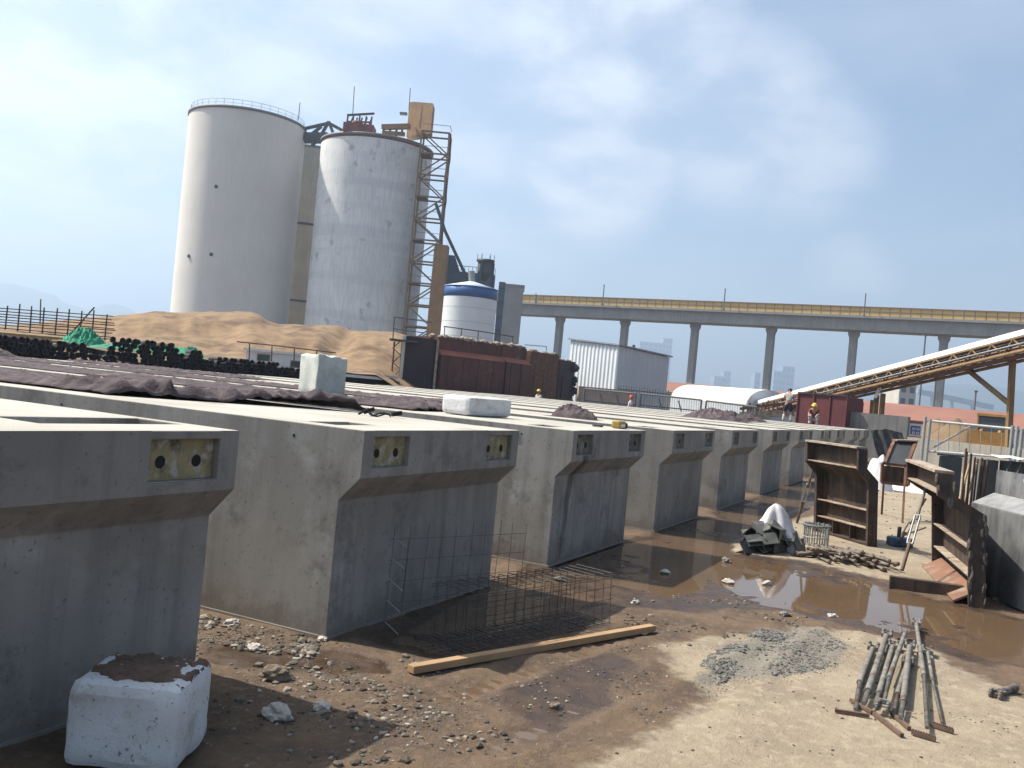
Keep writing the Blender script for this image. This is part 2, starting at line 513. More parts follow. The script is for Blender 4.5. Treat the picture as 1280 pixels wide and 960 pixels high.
n1 = nfield(GX, GY, 0.9, 3.1, 3)
n2 = nfield(GX, GY, 4.5, 11.7, 4)
pad = np.full(GX.shape, -1e9)
for p in PADS: pad = np.maximum(pad, sdf(GX, GY, p))
pad = pad + 0.10 * n1 + 0.07 * n2
wat = np.full(GX.shape, -1e9)
for p in WATER: wat = np.maximum(wat, sdf(GX, GY, p))
wat = wat + 0.15 * n1 + 0.09 * n2
wet = np.full(GX.shape, -1e9)
for p in WETMUD: wet = np.maximum(wet, sdf(GX, GY, p))
wet = np.maximum(wet + 0.15 * n1, wat * 0.8 + 0.24)


def sst(x, a, b):
    t = np.clip((x - a) / (b - a), 0, 1)
    return t * t * (3 - 2 * t)


grit = sdf(GX, GY, poly_px([(850, 872), (872, 838), (900, 806), (940, 786), (992, 778), (1050, 792), (1062, 812), (1046, 840), (990, 850), (920, 862)])) + .12 * n1 + .12 * n2
padw = sst(pad, -0.16, 0.24) * (1 - sst(wat, -0.10, 0.0))
watw = sst(wat, -0.22, 0.06)
GZ = (0.011 * n1 + 0.011 * n2) * (1 - 0.85 * padw) * (1 - watw) + 0.012 * padw + 0.004 - 0.030 * watw + (.016 * n1 + .012 * n2) * watw
for (ax, ay), (bx_, by_), dep in ((PZ(872, 890, 0).xy, PZ(1010, 772, 0).xy, .020), (PZ(962, 862, 0).xy, PZ(1062, 786, 0).xy, .016), (PZ(480, 900, 0).xy, PZ(860, 770, 0).xy, .022), (PZ(560, 960, 0).xy, PZ(930, 800, 0).xy, .018)):
    ex, ey = bx_ - ax, by_ - ay
    ln_ = math.hypot(ex, ey)
    tt_ = ((GX - ax) * ex + (GY - ay) * ey) / ln_ ** 2
    dd_ = np.abs((GX - ax) * ey - (GY - ay) * ex) / ln_ + .05 * n1
    fade_ = sst(tt_, -.1, .12) * (1 - sst(tt_, .88, 1.1))
    lug = .65 + .35 * np.sin(tt_ * ln_ * 48)
    GZ += fade_ * (-dep * np.exp(-(dd_ / .085) ** 2) * lug + dep * .55 * np.exp(-((dd_ - .17) / .05) ** 2)) * (1 - watw)
far = sst(np.hypot(GX, GY), 40, 60)
GZ = GZ * (1 - far)


def ground_z(x, y):
    i = min(max(int(np.searchsorted(gx, x)), 1), len(gx) - 1)
    j = min(max(int(np.searchsorted(gy, y)), 1), len(gy) - 1)
    tx = (x - gx[i - 1]) / (gx[i] - gx[i - 1])
    ty = (y - gy[j - 1]) / (gy[j] - gy[j - 1])
    return float((GZ[j - 1, i - 1] * (1 - tx) + GZ[j - 1, i] * tx) * (1 - ty) + (GZ[j, i - 1] * (1 - tx) + GZ[j, i] * tx) * ty)


def wat_at(x, y):
    i = min(max(int(np.searchsorted(gx, x)), 0), len(gx) - 1)
    j = min(max(int(np.searchsorted(gy, y)), 0), len(gy) - 1)
    return wat[j, i], pad[j, i]


nx, ny = len(gx), len(gy)
vs = np.stack([GX, GY, GZ], -1).reshape(-1, 3)
idx = np.arange(nx * ny).reshape(ny, nx)
fs = np.stack([idx[:-1, :-1], idx[:-1, 1:], idx[1:, 1:], idx[1:, :-1]], -1).reshape(-1, 4)
me = bpy.data.meshes.new('ground')
me.from_pydata(vs.tolist(), [], fs.tolist())
me.polygons.foreach_set('use_smooth', [True] * len(me.polygons))
for nm, arr in (('pad', padw), ('wet', sst(wet, -0.12, 0.22)), ('grit', sst(grit, -.12, .2))):
    at = me.attributes.new(nm, 'FLOAT', 'POINT')
    at.data.foreach_set('value', arr.ravel().astype(np.float32))
me.update()
ground = bpy.data.objects.new('ground', me)
COL.objects.link(ground)
ground['kind'] = 'structure'

gm = bpy.data.materials.new('yard_mud_and_dust')
gm.use_nodes = True
N, L = gm.node_tree.nodes, gm.node_tree.links
b = N['Principled BSDF']
geo = N.new('ShaderNodeNewGeometry')


def gn(scale, det=8, rough=0.65, dist=0.0):
    n = N.new('ShaderNodeTexNoise')
    n.inputs['Scale'].default_value = scale
    n.inputs['Detail'].default_value = det
    n.inputs['Roughness'].default_value = rough
    n.inputs['Distortion'].default_value = dist
    L.new(geo.outputs['Position'], n.inputs['Vector'])
    return n.outputs['Fac']


def gr(f, a, z, c=0.0, d=1.0):
    r = N.new('ShaderNodeMapRange'); r.interpolation_type = 'SMOOTHSTEP'
    for k, q in enumerate((a, z, c, d)): r.inputs[k + 1].default_value = q
    L.new(f, r.inputs[0])
    return r.outputs[0]


def gmix(f, A, B):
    x = N.new('ShaderNodeMix'); x.data_type = 'RGBA'
    if isinstance(f, float): x.inputs[0].default_value = f
    else: L.new(f, x.inputs[0])
    for i, q in ((6, A), (7, B)):
        if isinstance(q, tuple): x.inputs[i].default_value = (*q, 1)
        else: L.new(q, x.inputs[i])
    return x.outputs[2]


def gmath(op, a, c):
    x = N.new('ShaderNodeMath'); x.operation = op
    for i, q in enumerate((a, c)):
        if isinstance(q, float): x.inputs[i].default_value = q
        else: L.new(q, x.inputs[i])
    return x.outputs[0]


def gattr(nm):
    a = N.new('ShaderNodeAttribute'); a.attribute_name = nm
    return a.outputs['Fac']


padf = gr(gmath('ADD', gattr('pad'), gmath('MULTIPLY', gmath('SUBTRACT', gn(5, 9, .72), 0.5), 1.5)), 0.22, 0.80)
wetf = gr(gmath('ADD', gattr('wet'), gmath('MULTIPLY', gmath('SUBTRACT', gn(4, 8), 0.5), 0.9)), 0.3, 0.75)
mud = gmix(gr(gn(2.2), .35, .65), (.135, .086, .049), (.076, .050, .031))
mud = gmix(gr(gn(14, 6), .5, .7), mud, (.165, .112, .07))
mud = gmix(gmath('MULTIPLY', gr(gn(70, 4), .58, .7), .55), mud, (.06, .044, .03))
wetc = gmix(gr(gn(3), .4, .6), (.066, .038, .020), (.040, .0245, .0145))
mud = gmix(wetf, mud, wetc)
padc = gmix(gr(gn(1.3), .35, .65), (.31, .252, .172), (.235, .187, .127))
padc = gmix(gmath('MULTIPLY', gr(gn(9, 8), .48, .66), .75), padc, (.36, .30, .212))
padc = gmix(gmath('MULTIPLY', gr(gn(4.5, 8, .7, 1.5), .56, .68), .75), padc, (.20, .15, .10))
padc = gmix(gmath('MULTIPLY', gr(gn(90, 3), .62, .72), .6), padc, (.17, .135, .10))
col = gmix(padf, mud, padc)
grf = gr(gmath('ADD', gattr('grit'), gmath('MULTIPLY', gmath('SUBTRACT', gn(9, 9, .75), 0.5), 1.8)), .45, .8)
col = gmix(gmath('MULTIPLY', grf, .62), col, gmix(gr(gn(45, 5), .4, .62), (.175, .17, .15), (.095, .09, .078)))
L.new(col, b.inputs['Base Color'])
rough = gmath('SUBTRACT', 0.92, gmath('MULTIPLY', gmath('MULTIPLY', wetf, gmath('SUBTRACT', 1.0, padf)), gr(gn(5, 5), .35, .65, .30, .66)))
L.new(rough, b.inputs['Roughness'])
bp = N.new('ShaderNodeBump')
bp.inputs['Strength'].default_value = 0.9
bp.inputs['Distance'].default_value = 0.02
hh = gmath('ADD', gn(22, 8), gmath('MULTIPLY', gn(110, 4), 0.5))
L.new(gmath('MULTIPLY', hh, gmath('SUBTRACT', 1.0, gmath('MULTIPLY', wetf, 0.75))), bp.inputs['Height'])
L.new(bp.outputs[0], b.inputs['Normal'])
me.materials.append(gm)

# water: one level sheet, seen wherever the ground dips below it
wm = bpy.data.materials.new('muddy_puddle_water')
wm.use_nodes = True
WN, WL = wm.node_tree.nodes, wm.node_tree.links
wb = WN['Principled BSDF']
wb.inputs['Roughness'].default_value = 0.04
wb.inputs['IOR'].default_value = 1.33
wb.inputs['Specular IOR Level'].default_value = 0.5
tcn = WN.new('ShaderNodeNewGeometry')
nn = WN.new('ShaderNodeTexNoise'); nn.inputs['Scale'].default_value = 1.2; nn.inputs['Detail'].default_value = 4
WL.new(tcn.outputs['Position'], nn.inputs['Vector'])
mx = WN.new('ShaderNodeMix'); mx.data_type = 'RGBA'
mx.inputs[6].default_value = (.085, .054, .031, 1); mx.inputs[7].default_value = (.135, .088, .052, 1)
WL.new(nn.outputs['Fac'], mx.inputs[0]); WL.new(mx.outputs[2], wb.inputs['Base Color'])
nb = WN.new('ShaderNodeTexNoise'); nb.inputs['Scale'].default_value = 5; nb.inputs['Detail'].default_value = 2
WL.new(tcn.outputs['Position'], nb.inputs['Vector'])
wbp = WN.new('ShaderNodeBump'); wbp.inputs['Strength'].default_value = .05; wbp.inputs['Distance'].default_value = .01
WL.new(nb.outputs['Fac'], wbp.inputs['Height']); WL.new(wbp.outputs[0], wb.inputs['Normal'])
MB().add([(-1, -6, -.0165), (26, -6, -.0165), (26, 0.15, -.0165), (-1, 0.15, -.0165)], [(0, 1, 2, 3)]).build('water', wm, kind='structure')

# ---------------------------------------------------------------- loose stone
gv, gg = MB(), MB()


def scatter(mb, poly, n, r0, r1, sd, power=2.5, avoid=True, sc=(1, 1, .6)):
    rr = random.Random(sd)
    P = poly_px(poly)
    lo, hi = P.min(0), P.max(0)
    k = 0
    tries = 0
    while k < n and tries < n * 30:
        tries += 1
        x, y = rr.uniform(lo[0], hi[0]), rr.uniform(lo[1], hi[1])
        if sdf(np.array([x]), np.array([y]), P)[0] < 0: continue
        w_, p_ = wat_at(x, y)
        if avoid and w_ > -0.05 and rr.random() < 0.93: continue
        if y > -0.02 and any(bx - .03 < x < bx + BW + .03 for bx in BX) and y > 0.12: continue
        cl = noise.noise((x * 2.3, y * 2.3, sd))
        if cl < rr.uniform(-.12, .42): continue
        r = r0 + (r1 - r0) * rr.random() ** power
        mb.rock((x, y, ground_z(x, y) + r * .12), r, rr.randint(0, 1 << 30), (rr.uniform(.8, 1.4), rr.uniform(.7, 1.1), rr.uniform(.45, .8)), 1 if r > .012 else 0)
        k += 1


scatter(gv, [(245, 770), (410, 800), (520, 835), (560, 860), (700, 960), (240, 960)], 900, .003, .022, 1, 3.5)
scatter(gv, [(245, 768), (330, 782), (400, 800), (390, 825), (300, 815), (246, 795)], 480, .005, .032, 2, 2.6)
scatter(gv, [(360, 850), (460, 850), (560, 890), (600, 930), (440, 920)], 420, .004, .020, 3, 3.0)
scatter(gv, [(560, 850), (820, 800), (860, 880), (740, 960), (560, 960)], 420, .003, .014, 4)
scatter(gv, [(760, 760), (880, 690), (1000, 750), (1180, 800), (900, 800), (820, 830)], 380, .004, .022, 5)
scatter(gv, [(940, 640), (1100, 600), (1190, 640), (1190, 720), (960, 690)], 300, .005, .03, 6)
scatter(gv, [(760, 950), (880, 870), (1060, 800), (1280, 870), (1280, 960)], 260, .003, .012, 7)
scatter(gv, [(880, 600), (1100, 560), (1120, 620), (960, 660)], 200, .01, .05, 8)
scatter(gv, [(245, 770), (410, 800), (520, 835), (560, 860), (700, 960), (240, 960)], 1500, .002, .006, 31)
scatter(gv, [(250, 845), (470, 800), (560, 845), (640, 900), (520, 960), (260, 960)], 150, .008, .032, 51, 3.5, sc=(1, 1, .6))
scatter(gv, [(246, 768), (400, 800), (390, 830), (246, 800)], 1100, .002, .007, 32)
scatter(gv, [(560, 850), (820, 800), (860, 880), (740, 960), (560, 960)], 700, .002, .005, 33)
scatter(gv, [(820, 860), (900, 800), (1080, 780), (1200, 830), (1060, 850)], 700, .002, .005, 34)
tag(gv.build('gravel', M['rock'], loc=(0, 0, 0)), 'brown and pale gravel strewn over the muddy yard floor', 'gravel', kind='stuff')
scatter(gg, [(858, 868), (880, 825), (930, 795), (985, 780), (1000, 790), (930, 830), (900, 858)], 800, .006, .022, 11, 1.8)
scatter(gg, [(900, 850), (960, 800), (1030, 790), (1060, 810), (1045, 838), (980, 846)], 650, .005, .017, 12, 2.0)
scatter(gg, [(855, 872), (890, 810), (992, 778), (1062, 806), (1046, 842), (920, 862)], 1800, .002, .006, 41)
scatter(gg, [(850, 880), (900, 800), (1000, 772), (1080, 800), (1060, 846), (930, 862)], 450, .003, .010, 13)
tag(gg.build('crushed_stone', M['rock_grey'], loc=(0, 0, 0)), 'grey crushed stone spilled across the pale dusty pad', 'crushed stone', kind='stuff')

# the bigger single lumps
for i, (x, y, r, mk, nm, lb) in enumerate([
    (347, 898, .075, 'rock_white', 'rubble_chunk', 'squarish white rubble lump at the edge of the foreground shadow'),
    (346, 848, .080, 'rock_brown', 'rubble_chunk', 'flat brown clod lying on wet mud before the second beam'),
    (402, 888, .050, 'rock_white', 'rubble_chunk', 'pale jagged stone just right of the squarish white lump'),
    (403, 800, .030, 'rock_white', 'rubble_chunk', 'small white sliver touching the bottom corner of the second beam'),
    (318, 813, .045, 'rock_white', 'rubble_chunk', 'thin cream chip standing in the debris along the second beam'),
    (290, 781, .050, 'rock_white', 'rubble_chunk', 'flat cream tile piece in the debris beside the second beam'),
    (693, 884, .035, 'rock_brown', 'rubble_chunk', 'dark clod alone on the smooth brown mud'),
    (910, 727, .055, 'rock_white', 'rubble_chunk', 'white stone at the left edge of the long puddle'),
    (959, 729, .052, 'rock_white', 'rubble_chunk', 'white stone standing in the long puddle'),
    (908, 701, .060, 'rock_grey', 'rubble_chunk', 'grey flat stone on the near side of the green angle heap'),
    (832, 715, .050, 'rock_white', 'rubble_chunk', 'pale stone lying in the shaded puddle by the third beam'),
    (794, 755, .038, 'rock_white', 'rubble_chunk', 'cream stone on mud beyond the end of the rebar cage'),
    (699, 724, .050, 'rock_grey', 'rubble_chunk', 'grey stone beside the lower corner of the third beam'),
    (980, 770, .045, 'rock_grey', 'rubble_chunk', 'dark grey clod between the long puddle and the crushed stone'),
    (1041, 771, .040, 'rock_white', 'rubble_chunk', 'cream stone just below the long puddle'),
    (1245, 752, .040, 'rock_brown', 'rubble_chunk', 'brown clod in the shade under the dark mould'),
]):
    p = PZ(x, y, 0)
    z = max(ground_z(p.x, p.y), -.0165)
    MB().rock((p.x, p.y, z + r * .25), r, 100 + i, (1.15, .85, .62), 3).build(nm, M[mk], loc=(p.x, p.y, z), label=lb, cat='rubble')
# ================================================================ the precast beams
def make_beam(name, label, group, recess=None, lining='pocket', rz_=BH):
    """recess = (x0, x1, y0, y1) a block-out in the top face"""
    t = thing(name, (0, 0, 0), label, 'concrete beam', group)
    W, H, L1 = BW, BH, BY1
    mb = MB()
    # nose face with two pocket openings
    xs = [0, .12, .60, 1.88, 2.37, W]
    zs = [NZ, 1.225, 1.452, H]
    pk = [(1, 1), (3, 1)]
    for i in range(5):
        for j in range(3):
            if (i, j) in pk: continue
            mb.add([(xs[i], 0, zs[j]), (xs[i + 1], 0, zs[j]), (xs[i + 1], 0, zs[j + 1]), (xs[i], 0, zs[j + 1])], [(0, 1, 2, 3)])
    for i, j in pk:
        x0, x1, z0, z1 = xs[i], xs[i + 1], zs[j], zs[j + 1]
        d = .055
        for q in ([(x0, 0, z0), (x0, d, z0), (x0, d, z1), (x0, 0, z1)], [(x1, 0, z0), (x1, 0, z1), (x1, d, z1), (x1, d, z0)],
                  [(x0, 0, z0), (x1, 0, z0), (x1, d, z0), (x0, d, z0)], [(x0, 0, z1), (x0, d, z1), (x1, d, z1), (x1, 0, z1)],
                  [(x0, d, z0), (x1, d, z0), (x1, d, z1), (x0, d, z1)]):
            mb.add(q, [(0, 1, 2, 3)])
    # chamfer, lower end face, far end, bottom
    mb.add([(0, 0, NZ), (0, REC, CZ), (W, REC, CZ), (W, 0, NZ)], [(0, 1, 2, 3)])
    mb.add([(0, REC, CZ), (0, REC, 0), (W, REC, 0), (W, REC, CZ)], [(0, 1, 2, 3)])
    mb.add([(0, L1, 0), (0, L1, H), (W, L1, H), (W, L1, 0)], [(0, 1, 2, 3)])
    mb.add([(0, REC, 0), (0, L1, 0), (W, L1, 0), (W, REC, 0)], [(0, 1, 2, 3)])
    prof = [(REC, 0), (REC, CZ), (0, NZ), (0, zs[1]), (0, zs[2]), (0, H)]
    top = [0] if recess is None else [0, recess[2], recess[3]]
    for x, fl in ((0, False), (W, True)):
        pts = [(x, y, z) for y, z in prof] + [(x, y, H) for y in top[1:]] + [(x, L1, H), (x, L1, 0)]
        mb.add(pts, [tuple(range(len(pts)))[::(-1 if fl else 1)]])
    if recess is None:
        xt = xs
        for i in range(5):
            mb.add([(xt[i], 0, H), (xt[i + 1], 0, H), (xt[i + 1], L1, H), (xt[i], L1, H)], [(0, 1, 2, 3)])
    else:
        rx0, rx1, ry0, ry1 = recess
        xt = sorted(set(xs + [rx0, rx1]))
        yt = [0, ry0, ry1, L1]
        for i in range(len(xt) - 1):
            for j in range(3):
                if j == 1 and rx0 - 1e-6 <= xt[i] < rx1 - 1e-6: continue
                mb.add([(xt[i], yt[j], H), (xt[i + 1], yt[j], H), (xt[i + 1], yt[j + 1], H), (xt[i], yt[j + 1], H)], [(0, 1, 2, 3)])
        d = .10
        xr = [x for x in xt if rx0 - 1e-6 <= x <= rx1 + 1e-6]
        for a, c in zip(xr[:-1], xr[1:]):
            mb.add([(a, ry0, H), (c, ry0, H), (c, ry0, H - d), (a, ry0, H - d)], [(0, 1, 2, 3)])
            mb.add([(a, ry1, H), (a, ry1, H - d), (c, ry1, H - d), (c, ry1, H)], [(0, 1, 2, 3)])
            mb.add([(a, ry0, H - d), (c, ry0, H - d), (c, ry1, H - d), (a, ry1, H - d)], [(0, 1, 2, 3)])
        mb.add([(rx0, ry0, H), (rx0, ry0, H - d), (rx0, ry1, H - d), (rx0, ry1, H)], [(0, 1, 2, 3)])
        mb.add([(rx1, ry0, H), (rx1, ry1, H), (rx1, ry1, H - d), (rx1, ry0, H - d)], [(0, 1, 2, 3)])
    body = mb.build('body', M['concrete'], t, weld=True, bevel=.008, seg=2)
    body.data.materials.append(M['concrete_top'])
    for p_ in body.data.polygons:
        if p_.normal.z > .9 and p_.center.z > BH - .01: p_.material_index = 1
    # the lining of the pockets, with two duct mouths each
    for (x0, x1) in ((.12, .60), (1.88, 2.37)):
        p = MB().box((x0 + .004, .044, 1.232), (x1 - .004, .0535, 1.448)).build('pocket_lining', M[lining], t)
        for k in (.22, .74):
            cx = x0 + (x1 - x0) * k
            MB().tube((cx, .0415, 1.33), (cx, .0445, 1.33), .034, 14).build('duct_mouth', M['black'], p)
        MB().box((x0, .006, 1.2255), (x1, .043, 1.230)).build('pocket_lip', M['concrete'], t)
    MB().box((-.012, REC - .014, 0), (W + .012, REC + .6, .02)).box((-.012, REC + .6, 0), (W + .012, L1, .02)).build('base_plate', M['concrete_wall'], t)
    for yy in (.62, 3.1, 5.6, 8.4):
        MB().tube((-.0025, yy, 1.40), (.0015, yy, 1.40), .011, 10).build('tie_hole', M['black'], t)
    return t


blab = ['nearest concrete beam, cut off by the left picture edge, with the dirty white block at its foot',
        'concrete beam with a wrinkled dark blanket and black clamp on top, behind the foreground rubble',
        'concrete beam with a damp dark streak down its end and a round hole in its flank',
        'concrete beam standing by the shaded puddle, a yellow tool on the beam before it, dark heap on top',
        'fifth concrete beam from the left, beside the olive wet mud strip',
        'sixth concrete beam from the left, third one past the yellow tool',
        'seventh concrete beam from the left, its lower corner just left of the first rusty formwork',
        'eighth concrete beam from the left, its lower part hidden by the first rusty formwork',
        'ninth concrete beam from the left, only its nose above the first rusty formwork',
        'tenth concrete beam from the left, last but one of the long row',
        'farthest concrete beam, the two workers in front of the wine red box stand on it']
proto_a = make_beam('precast_beam', blab[0], 'precast concrete beams in a row', (1.50, 2.45, .36, .74))
proto_b = make_beam('precast_beam', blab[1], 'precast concrete beams in a row', (.20, .74, .40, .68))
proto_c = make_beam('precast_beam', blab[2], 'precast concrete beams in a row', (.20, .74, .40, .68), 'pocket_grey')
proto_c.location = (BX[2], -.03, 0)
proto_a.location = (BX[0], 0, 0)
proto_b.location = (BX[1], 0, 0)
yoff = [0, 0, -.03, -.045, 0, .03, .03, 0, .04, -.03, 0]
beams = [proto_a, proto_b, proto_c]
for i in range(3, len(BX)):
    q = dup(proto_c, (BX[i], yoff[i], 0), 0, blab[i])
    beams.append(q)
# what only the third beam shows: a lined lifting hole and a wet streak under its pocket
b3 = beams[2]
ORG[b3.name] = Vector((BX[2], yoff[2], 0))
h3 = MB().ring((BX[2] - .001, .66, 1.385), (1, 0, 0), .036, .010, 18, 6).build('hole_rim', M['concrete_pale'], b3)
MB().tube((BX[2] - .003, .66, 1.385), (BX[2] + .002, .66, 1.385), .034, 16).build('lifting_hole', M['black'], h3)
wsm = bpy.data.materials.new('damp_run')
wsm.use_nodes = True
N, L = wsm.node_tree.nodes, wsm.node_tree.links
N['Principled BSDF'].inputs['Base Color'].default_value = (.072, .068, .062, 1)
N['Principled BSDF'].inputs['Roughness'].default_value = .55
at_ = N.new('ShaderNodeAttribute'); at_.attribute_name = 'damp'
tr_ = N.new('ShaderNodeBsdfTransparent'); ms_ = N.new('ShaderNodeMixShader')
L.new(at_.outputs['Fac'], ms_.inputs[0]); L.new(tr_.outputs[0], ms_.inputs[1]); L.new(N['Principled BSDF'].outputs[0], ms_.inputs[2])
L.new(ms_.outputs[0], N['Material Output'].inputs['Surface'])
st, dv_ = MB(), []
bx_, by_ = BX[2], yoff[2]
NI, NJ = 40, 70


def runf(u, v):
    """u across the run, v down it: over the nose, the chamfer and the lower face"""
    x = bx_ + .12 + .62 * u
    s_ = v * 1.42
    if s_ < .06: y, z = -.003, NZ + .06 - s_
    elif s_ < .307:
        f = (s_ - .06) / .247
        y, z = REC * f - .003, NZ - (NZ - CZ) * f - .002
    else: y, z = REC - .003, CZ - (s_ - .307) * .88
    c_ = .46 + .05 * math.sin(v * 5) - .10 * v
    w_ = .17 * (1 - v) ** .45 + .035
    d_ = 1 - abs(u - c_ - .07 * noise.noise((v * 3, 1, 4))) / w_
    d2 = 1 - abs(u - c_ - .26 + .06 * v) / (.06 + .02 * noise.noise((v * 4, 2, 2)))
    k = max(0, min(1, d_ * 1.6)) * (.9 - .45 * v) + max(0, min(1, d2)) * .5 * max(0, 1 - v * 1.5)
    k *= .75 + .5 * noise.noise((u * 9, v * 2.2, 5))
    dv_.append(max(0, min(.92, k)) * min(1, (1 - v) * 5))
    return (x, y + by_, z)


st.grid(NI, NJ, runf)
so_ = st.build('damp_streak', wsm, b3)
aa_ = so_.data.attributes.new('damp', 'FLOAT', 'POINT')
aa_.data.foreach_set('value', dv_)

# ---------------------------------------------------------------- curing blankets
def blanket(label, bx, x0, x1, y0, y1, amp, sd, bunch=0.0, bunch_len=2.0, skew=0.0):
    ox = sd * 13.7

    def fn(u, v):
        vv = v
        ye = y0 + skew * (1 - u) ** .85
        y = ye + (y1 - ye) * vv
        edge = min(u, 1 - u) * (x1 - x0)
        ed = .16 * noise.noise((y * .8 + ox, 3.3, 0)) + .05 * noise.noise((y * 3 + ox, 9.3, 0))
        ed2 = .16 * noise.noise((y * .8 + ox, 7.7, 0)) + .05 * noise.noise((y * 3 + ox, 1.3, 0))
        x = x0 + ed + (x1 - x0 + ed2 - ed) * u
        fr = .10 * noise.noise((u * 3 + ox, 5.5, 0)) * (1 - v) ** 8
        y += fr
        a = 1 - abs(noise.noise((x * 1.6 + ox + .5 * noise.noise((x, y, ox)), y * .75, ox)))
        c = 1 - abs(noise.noise((x * 5.5 + ox, y * 3.0 + ox, 4)))
        d_ = 1 - abs(noise.noise((x * 3.2 - y * 1.1 + ox, y * 1.6 + x * .6, 7)))
        k = amp * (.6 * a ** 4 + .6 * c ** 5 + .8 * d_ ** 7)
        if bunch:
            q = max(0, 1 - (y - ye) / bunch_len)
            fold = 1 - abs(noise.noise((x * 2.6 + y * 1.2 + ox, y * 6.5 - x * 2.1, 2.2)))
            f2 = 1 - abs(noise.noise((x * 6 - y * 2 + ox, y * 11 + x * 2, 5.2)))
            lump = .5 + .9 * noise.noise((x * 1.5 + ox, y * 1.2, 6.1))
            f3 = 1 - abs(noise.noise((x * 3 + y * 4 + ox, y * 3 - x * 4, 8.2)))
            k += bunch * q ** .7 * max(.12, .22 + .42 * fold ** 2 + .30 * f2 ** 2 + .38 * f3 ** 3 - .35 + .25 * lump) * min(1, max(0, y - ye + .015) / .10)
        k *= min(1.0, (edge + .02) / .16) * min(1.0, (v * (y1 - y0) + .03) / .15) if not bunch else min(1.0, (edge + .02) / .16)
        return (x, y, BH + .006 + k)
    nv = int(min(460, (y1 - y0) * 26))
    mb = MB().grid(64, nv, fn)
    o = mb.build('curing_blanket', M['blanket'], loc=((x0 + x1) / 2, y0, BH + .006), label=label, cat='blanket', group='dark curing blankets on the beams')
    s = o.modifiers.new('thick', 'SOLIDIFY'); s.thickness = .006; s.offset = 1
    return o


blanket('crumpled dark purple blanket bunched at the front of the second beam, behind the black clamp', 1, BX[1] + .38, BX[1] + BW - .10, 1.62, 19.0, .036, 1, .15, 1.5, 1.4)
blanket('dark purple blanket lying flat on the third beam, beside the low white block', 2, BX[2] + .42, BX[2] + BW - .12, 2.3, 19.2, .034, 2, .07, 1.8)
blanket('dark purple blanket in low folds on the fourth beam, running away to the pipe heap', 3, BX[3] + .45, BX[3] + BW - .5, 4.6, 18.6, .035, 3, .04, 1.0)
blanket('dark patch of blanket at the far end of the fifth beam', 4, BX[4] + .5, BX[4] + BW - .5, 12.5, 18.8, .05, 4)


def heap(label, x, y, lx, ly, h, sd):
    def fn(u, v):
        a, c = (u - .5) * 2, (v - .5) * 2
        r = min(1, math.hypot(a, c))
        px_, py_ = x + a * lx, y + c * ly
        n_ = 1 - abs(noise.noise((px_ * 6 + sd, py_ * 5, sd)))
        n3_ = 1 - abs(noise.noise((px_ * 3 - py_ * 4 + sd, py_ * 9, sd + 9)))
        n2_ = noise.noise((px_ * 2 + sd, py_ * 2, sd + 4))
        s = 1 - .25 * n2_
        return (x + a * lx * s, y + c * ly * s, BH + .004 + max(0, (1 - r ** 2)) * h * (.42 + .42 * n_ ** 2 + .26 * n3_ ** 2 + .35 * n2_) + .02 * n_ * (r < .95))
    o = MB().grid(64, 64, fn).build('blanket_heap', M['blanket'], loc=(x, y, BH + .004), label=label, cat='blanket', group='heaped curing blankets')
    return o


heap('small heap of dark blanket on the fourth beam, in line with the yellow tool', 10.45, 1.95, .40, .42, .20, 3)
heap('dark heap of blanket on a middle beam, left of the standing worker', 26.7, 3.4, .85, 1.1, .36, 8)
heap('flat dark heap of blanket on the beam just before the standing worker', 31.4, 3.5, .8, .8, .25, 11)
heap('low lump of dark blanket by the far end of the third beam', 7.2, 13.2, .7, 1.3, .26, 15)
heap('low lump of dark blanket near the far end of the fourth beam', 10.2, 16.6, .7, 1.0, .22, 19)

# ---------------------------------------------------------------- foam blocks
def foam(name, label, c, sx, sy, sz, rz, m_, bev, sd, chip=.02, cat='foam block', topm=None, jag=0):
    bm = bmesh.new()
    bmesh.ops.create_cube(bm, size=1)
    bmesh.ops.scale(bm, vec=(sx, sy, sz), verts=bm.verts)
    bmesh.ops.bevel(bm, geom=bm.edges[:], offset=bev, segments=2, affect='EDGES', profile=.5)
    bmesh.ops.subdivide_edges(bm, edges=[e for e in bm.edges if e.calc_length() > .08], cuts=6, use_grid_fill=True)
    rr = random.Random(sd)
    for v in bm.verts:
        k = noise.noise(v.co * 5 + Vector((sd, sd, 0))) * chip + noise.noise(v.co * 16 + Vector((sd, 0, 0))) * chip * .4
        v.co += v.co.normalized() * k
        if jag and v.co.z > sz * .42: v.co.z += jag * (noise.noise(v.co * 7) - .3)
    zmin = min(v.co.z for v in bm.verts)
    mx_ = Matrix.Rotation(rz, 4, 'Z')
    mb = MB()
    mb.add([mx_ @ (v.co - Vector((0, 0, zmin))) + Vector(c) for v in bm.verts], [tuple(v.index for v in f.verts) for f in bm.faces], True)
    bm.free()
    return mb


c0 = AT(219, 4.36)
ft = thing('foam_block', c0, 'big white block caked with mud on top, at the foot of the nearest beam', 'foam block')
foam('b', '', c0, .52, .48, .40, R(-64), None, .055, 3, .012).build('block', M['foam'], ft).data.set_sharp_from_angle(angle=R(22))


def cake(u, v):
    a, c = (u - .5) * 2, (v - .5) * 2
    q = Matrix.Rotation(R(-64), 4, 'Z') @ Vector((a * .238 + .005, c * .205 + .012, 0))
    r = max(abs(a), abs(c)) + .35 * noise.noise((a * 2.2, c * 2.2, 9)) + .2 * noise.noise((a * 6, c * 6, 4))
    e = max(0, min(1, (1.0 - r) / .16))
    return (c0.x + q.x, c0.y + q.y, .372 + .042 * e + .012 * e * noise.noise((a * 9, c * 9, 1)) - .012 * max(0, c) * 0)


MB().grid(60, 50, cake).build('mud_cake', M['dirt'], ft)

